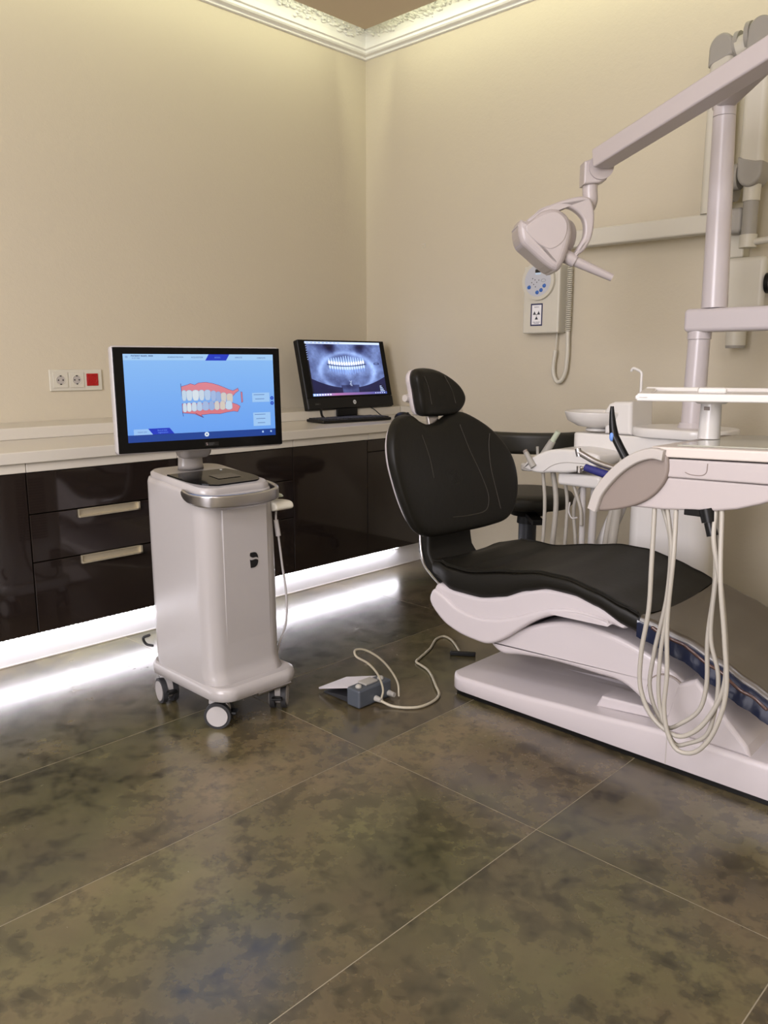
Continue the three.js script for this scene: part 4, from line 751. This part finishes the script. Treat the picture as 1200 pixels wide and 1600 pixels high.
// ---------------------------------------------------------------- operator stool
{
  const cx = -.5, cz = 1.435, t = thing('operator_stool', 'black operator stool with curved armrest behind the dental chair', 'stool', [cx, 0, cz]);
  add(t, 'seat', lathe([[0, .40], [.12, .40], [.165, .408], [.18, .425], [.182, .447], [.172, .462], [.14, .47], [0, .47]], 48).translate(cx, 0, cz), MT.seat);
  add(t, 'seat_plate', rod([cx, .37, cz], [cx, .40, cz], .07, .09), MT.black);
  add(t, 'gas_spring', rod([cx, .12, cz], [cx, .345, cz], .036, .036, 28), MT.cyl);
  add(t, 'spring_cap', rod([cx, .335, cz], [cx, .37, cz], .044, .042, 28), MT.black);
  add(t, 'hub', rod([cx, .06, cz], [cx, .13, cz], .045, .04, 24), MT.black);
  const A0 = Math.atan2(.7, -.72); // direction towards the chair foot end
  const P = (a, r, y) => [cx + r * Math.cos(a), y, cz + r * Math.sin(a)];
  const arcA = []; for (let i = 0; i <= 24; i++) { const a = A0 - 1.0 + i / 24 * 2.0; const e = Math.min(1, Math.min(i, 24 - i) / 2.5 + .45); arcA.push(rrect(.045 * e, .08 * e, .018 * e, 4).map(([u, v]) => V(cx + (.235 + u) * Math.cos(a), .68 + v, cz + (.235 + u) * Math.sin(a)))); }
  add(t, 'arm_bow', loft(arcA), MT.seat);
  add(t, 'bow_post', bar(P(A0 + .0, .215, .36), P(A0 + .0, .215, .655), .03, .012, .003), MT.black);
  add(t, 'post_bracket', bar(P(A0, .03, .378), P(A0, .225, .378), .045, .02, .003), MT.black);
  for (let i = 0; i < 5; i++) {
    const a = A0 + .3 + i * Math.PI * 2 / 5;
    add(t, 'leg', bar(P(a, .03, .09), P(a, .25, .065), .035, .025, .006), MT.black);
    const w = P(a, .245, .025); add(t, 'caster', rod([w[0] - .012, .025, w[2]], [w[0] + .012, .025, w[2]], .024, .024, 20), MT.rubber);
  }
}

// ---------------------------------------------------------------- foot pedal with lead
{
  const t = thing('foot_pedal', 'grey foot control with white treadle and wire hoop on the floor', 'pedal', [-1.65, 0, 1.66]);
  add(t, 'case', rbox(-1.722, -1.588, .002, .056, 1.652, 1.705, .006), MT.slate);
  add(t, 'hinge_button', new THREE.SphereGeometry(.010, 16, 10).scale(1, .8, 1).translate(-1.700, .058, 1.68), MT.grey);
  add(t, 'hinge_button', new THREE.SphereGeometry(.010, 16, 10).scale(1, .8, 1).translate(-1.61, .058, 1.68), MT.grey);
  add(t, 'clip', rbox(-1.68, -1.63, .056, .062, 1.655, 1.69, .002), MT.grey);
  add(t, 'treadle', sideSolid([[1.525, .010], [1.653, .050], [1.653, .055], [1.523, .015]], -1.716, -1.60, .001, false), MT.whiteSatin);
  add(t, 'treadle_base', sideSolid([[1.54, .002], [1.652, .002], [1.652, .02], [1.54, .006]], -1.71, -1.605, .001, false), MT.rubber);
  for (const x of [-1.655, -1.60]) add(t, 'plug', rod([x, .016, 1.705], [x, .016, 1.728], .009, .007, 16), MT.grey);
  add(t, 'hoop', tube([[-1.652, .02, 1.725], [-1.648, .045, 1.728], [-1.655, .09, 1.715], [-1.675, .125, 1.695], [-1.70, .148, 1.67], [-1.69, .158, 1.655], [-1.655, .152, 1.655], [-1.617, .125, 1.675], [-1.587, .085, 1.695], [-1.572, .04, 1.715], [-1.578, .006, 1.725]], .0032, 80, 8), MT.wire);
  const cb = [[-1.655, .014, 1.726], [-1.645, .006, 1.76], [-1.62, .005, 1.80], [-1.589, .005, 1.821], [-1.53, .005, 1.822], [-1.488, .006, 1.805], [-1.455, .010, 1.765], [-1.425, .010, 1.73], [-1.39, .006, 1.69], [-1.36, .005, 1.645], [-1.346, .005, 1.605], [-1.335, .005, 1.577], [-1.294, .005, 1.56], [-1.213, .005, 1.53], [-1.114, .005, 1.479], [-1.079, .005, 1.481], [-1.087, .005, 1.519], [-1.174, .006, 1.637]];
  add(t, 'lead', tube(cb, .0042, 160, 8), MT.wire);
  add(t, 'lead_plug', bar([-1.20, .008, 1.61], [-1.15, .008, 1.68], .014, .014, .003), MT.black);
}

scene.traverse(o => { if (o.isMesh) { o.castShadow = true; o.receiveShadow = true; } });
renderer.render(scene, camera);
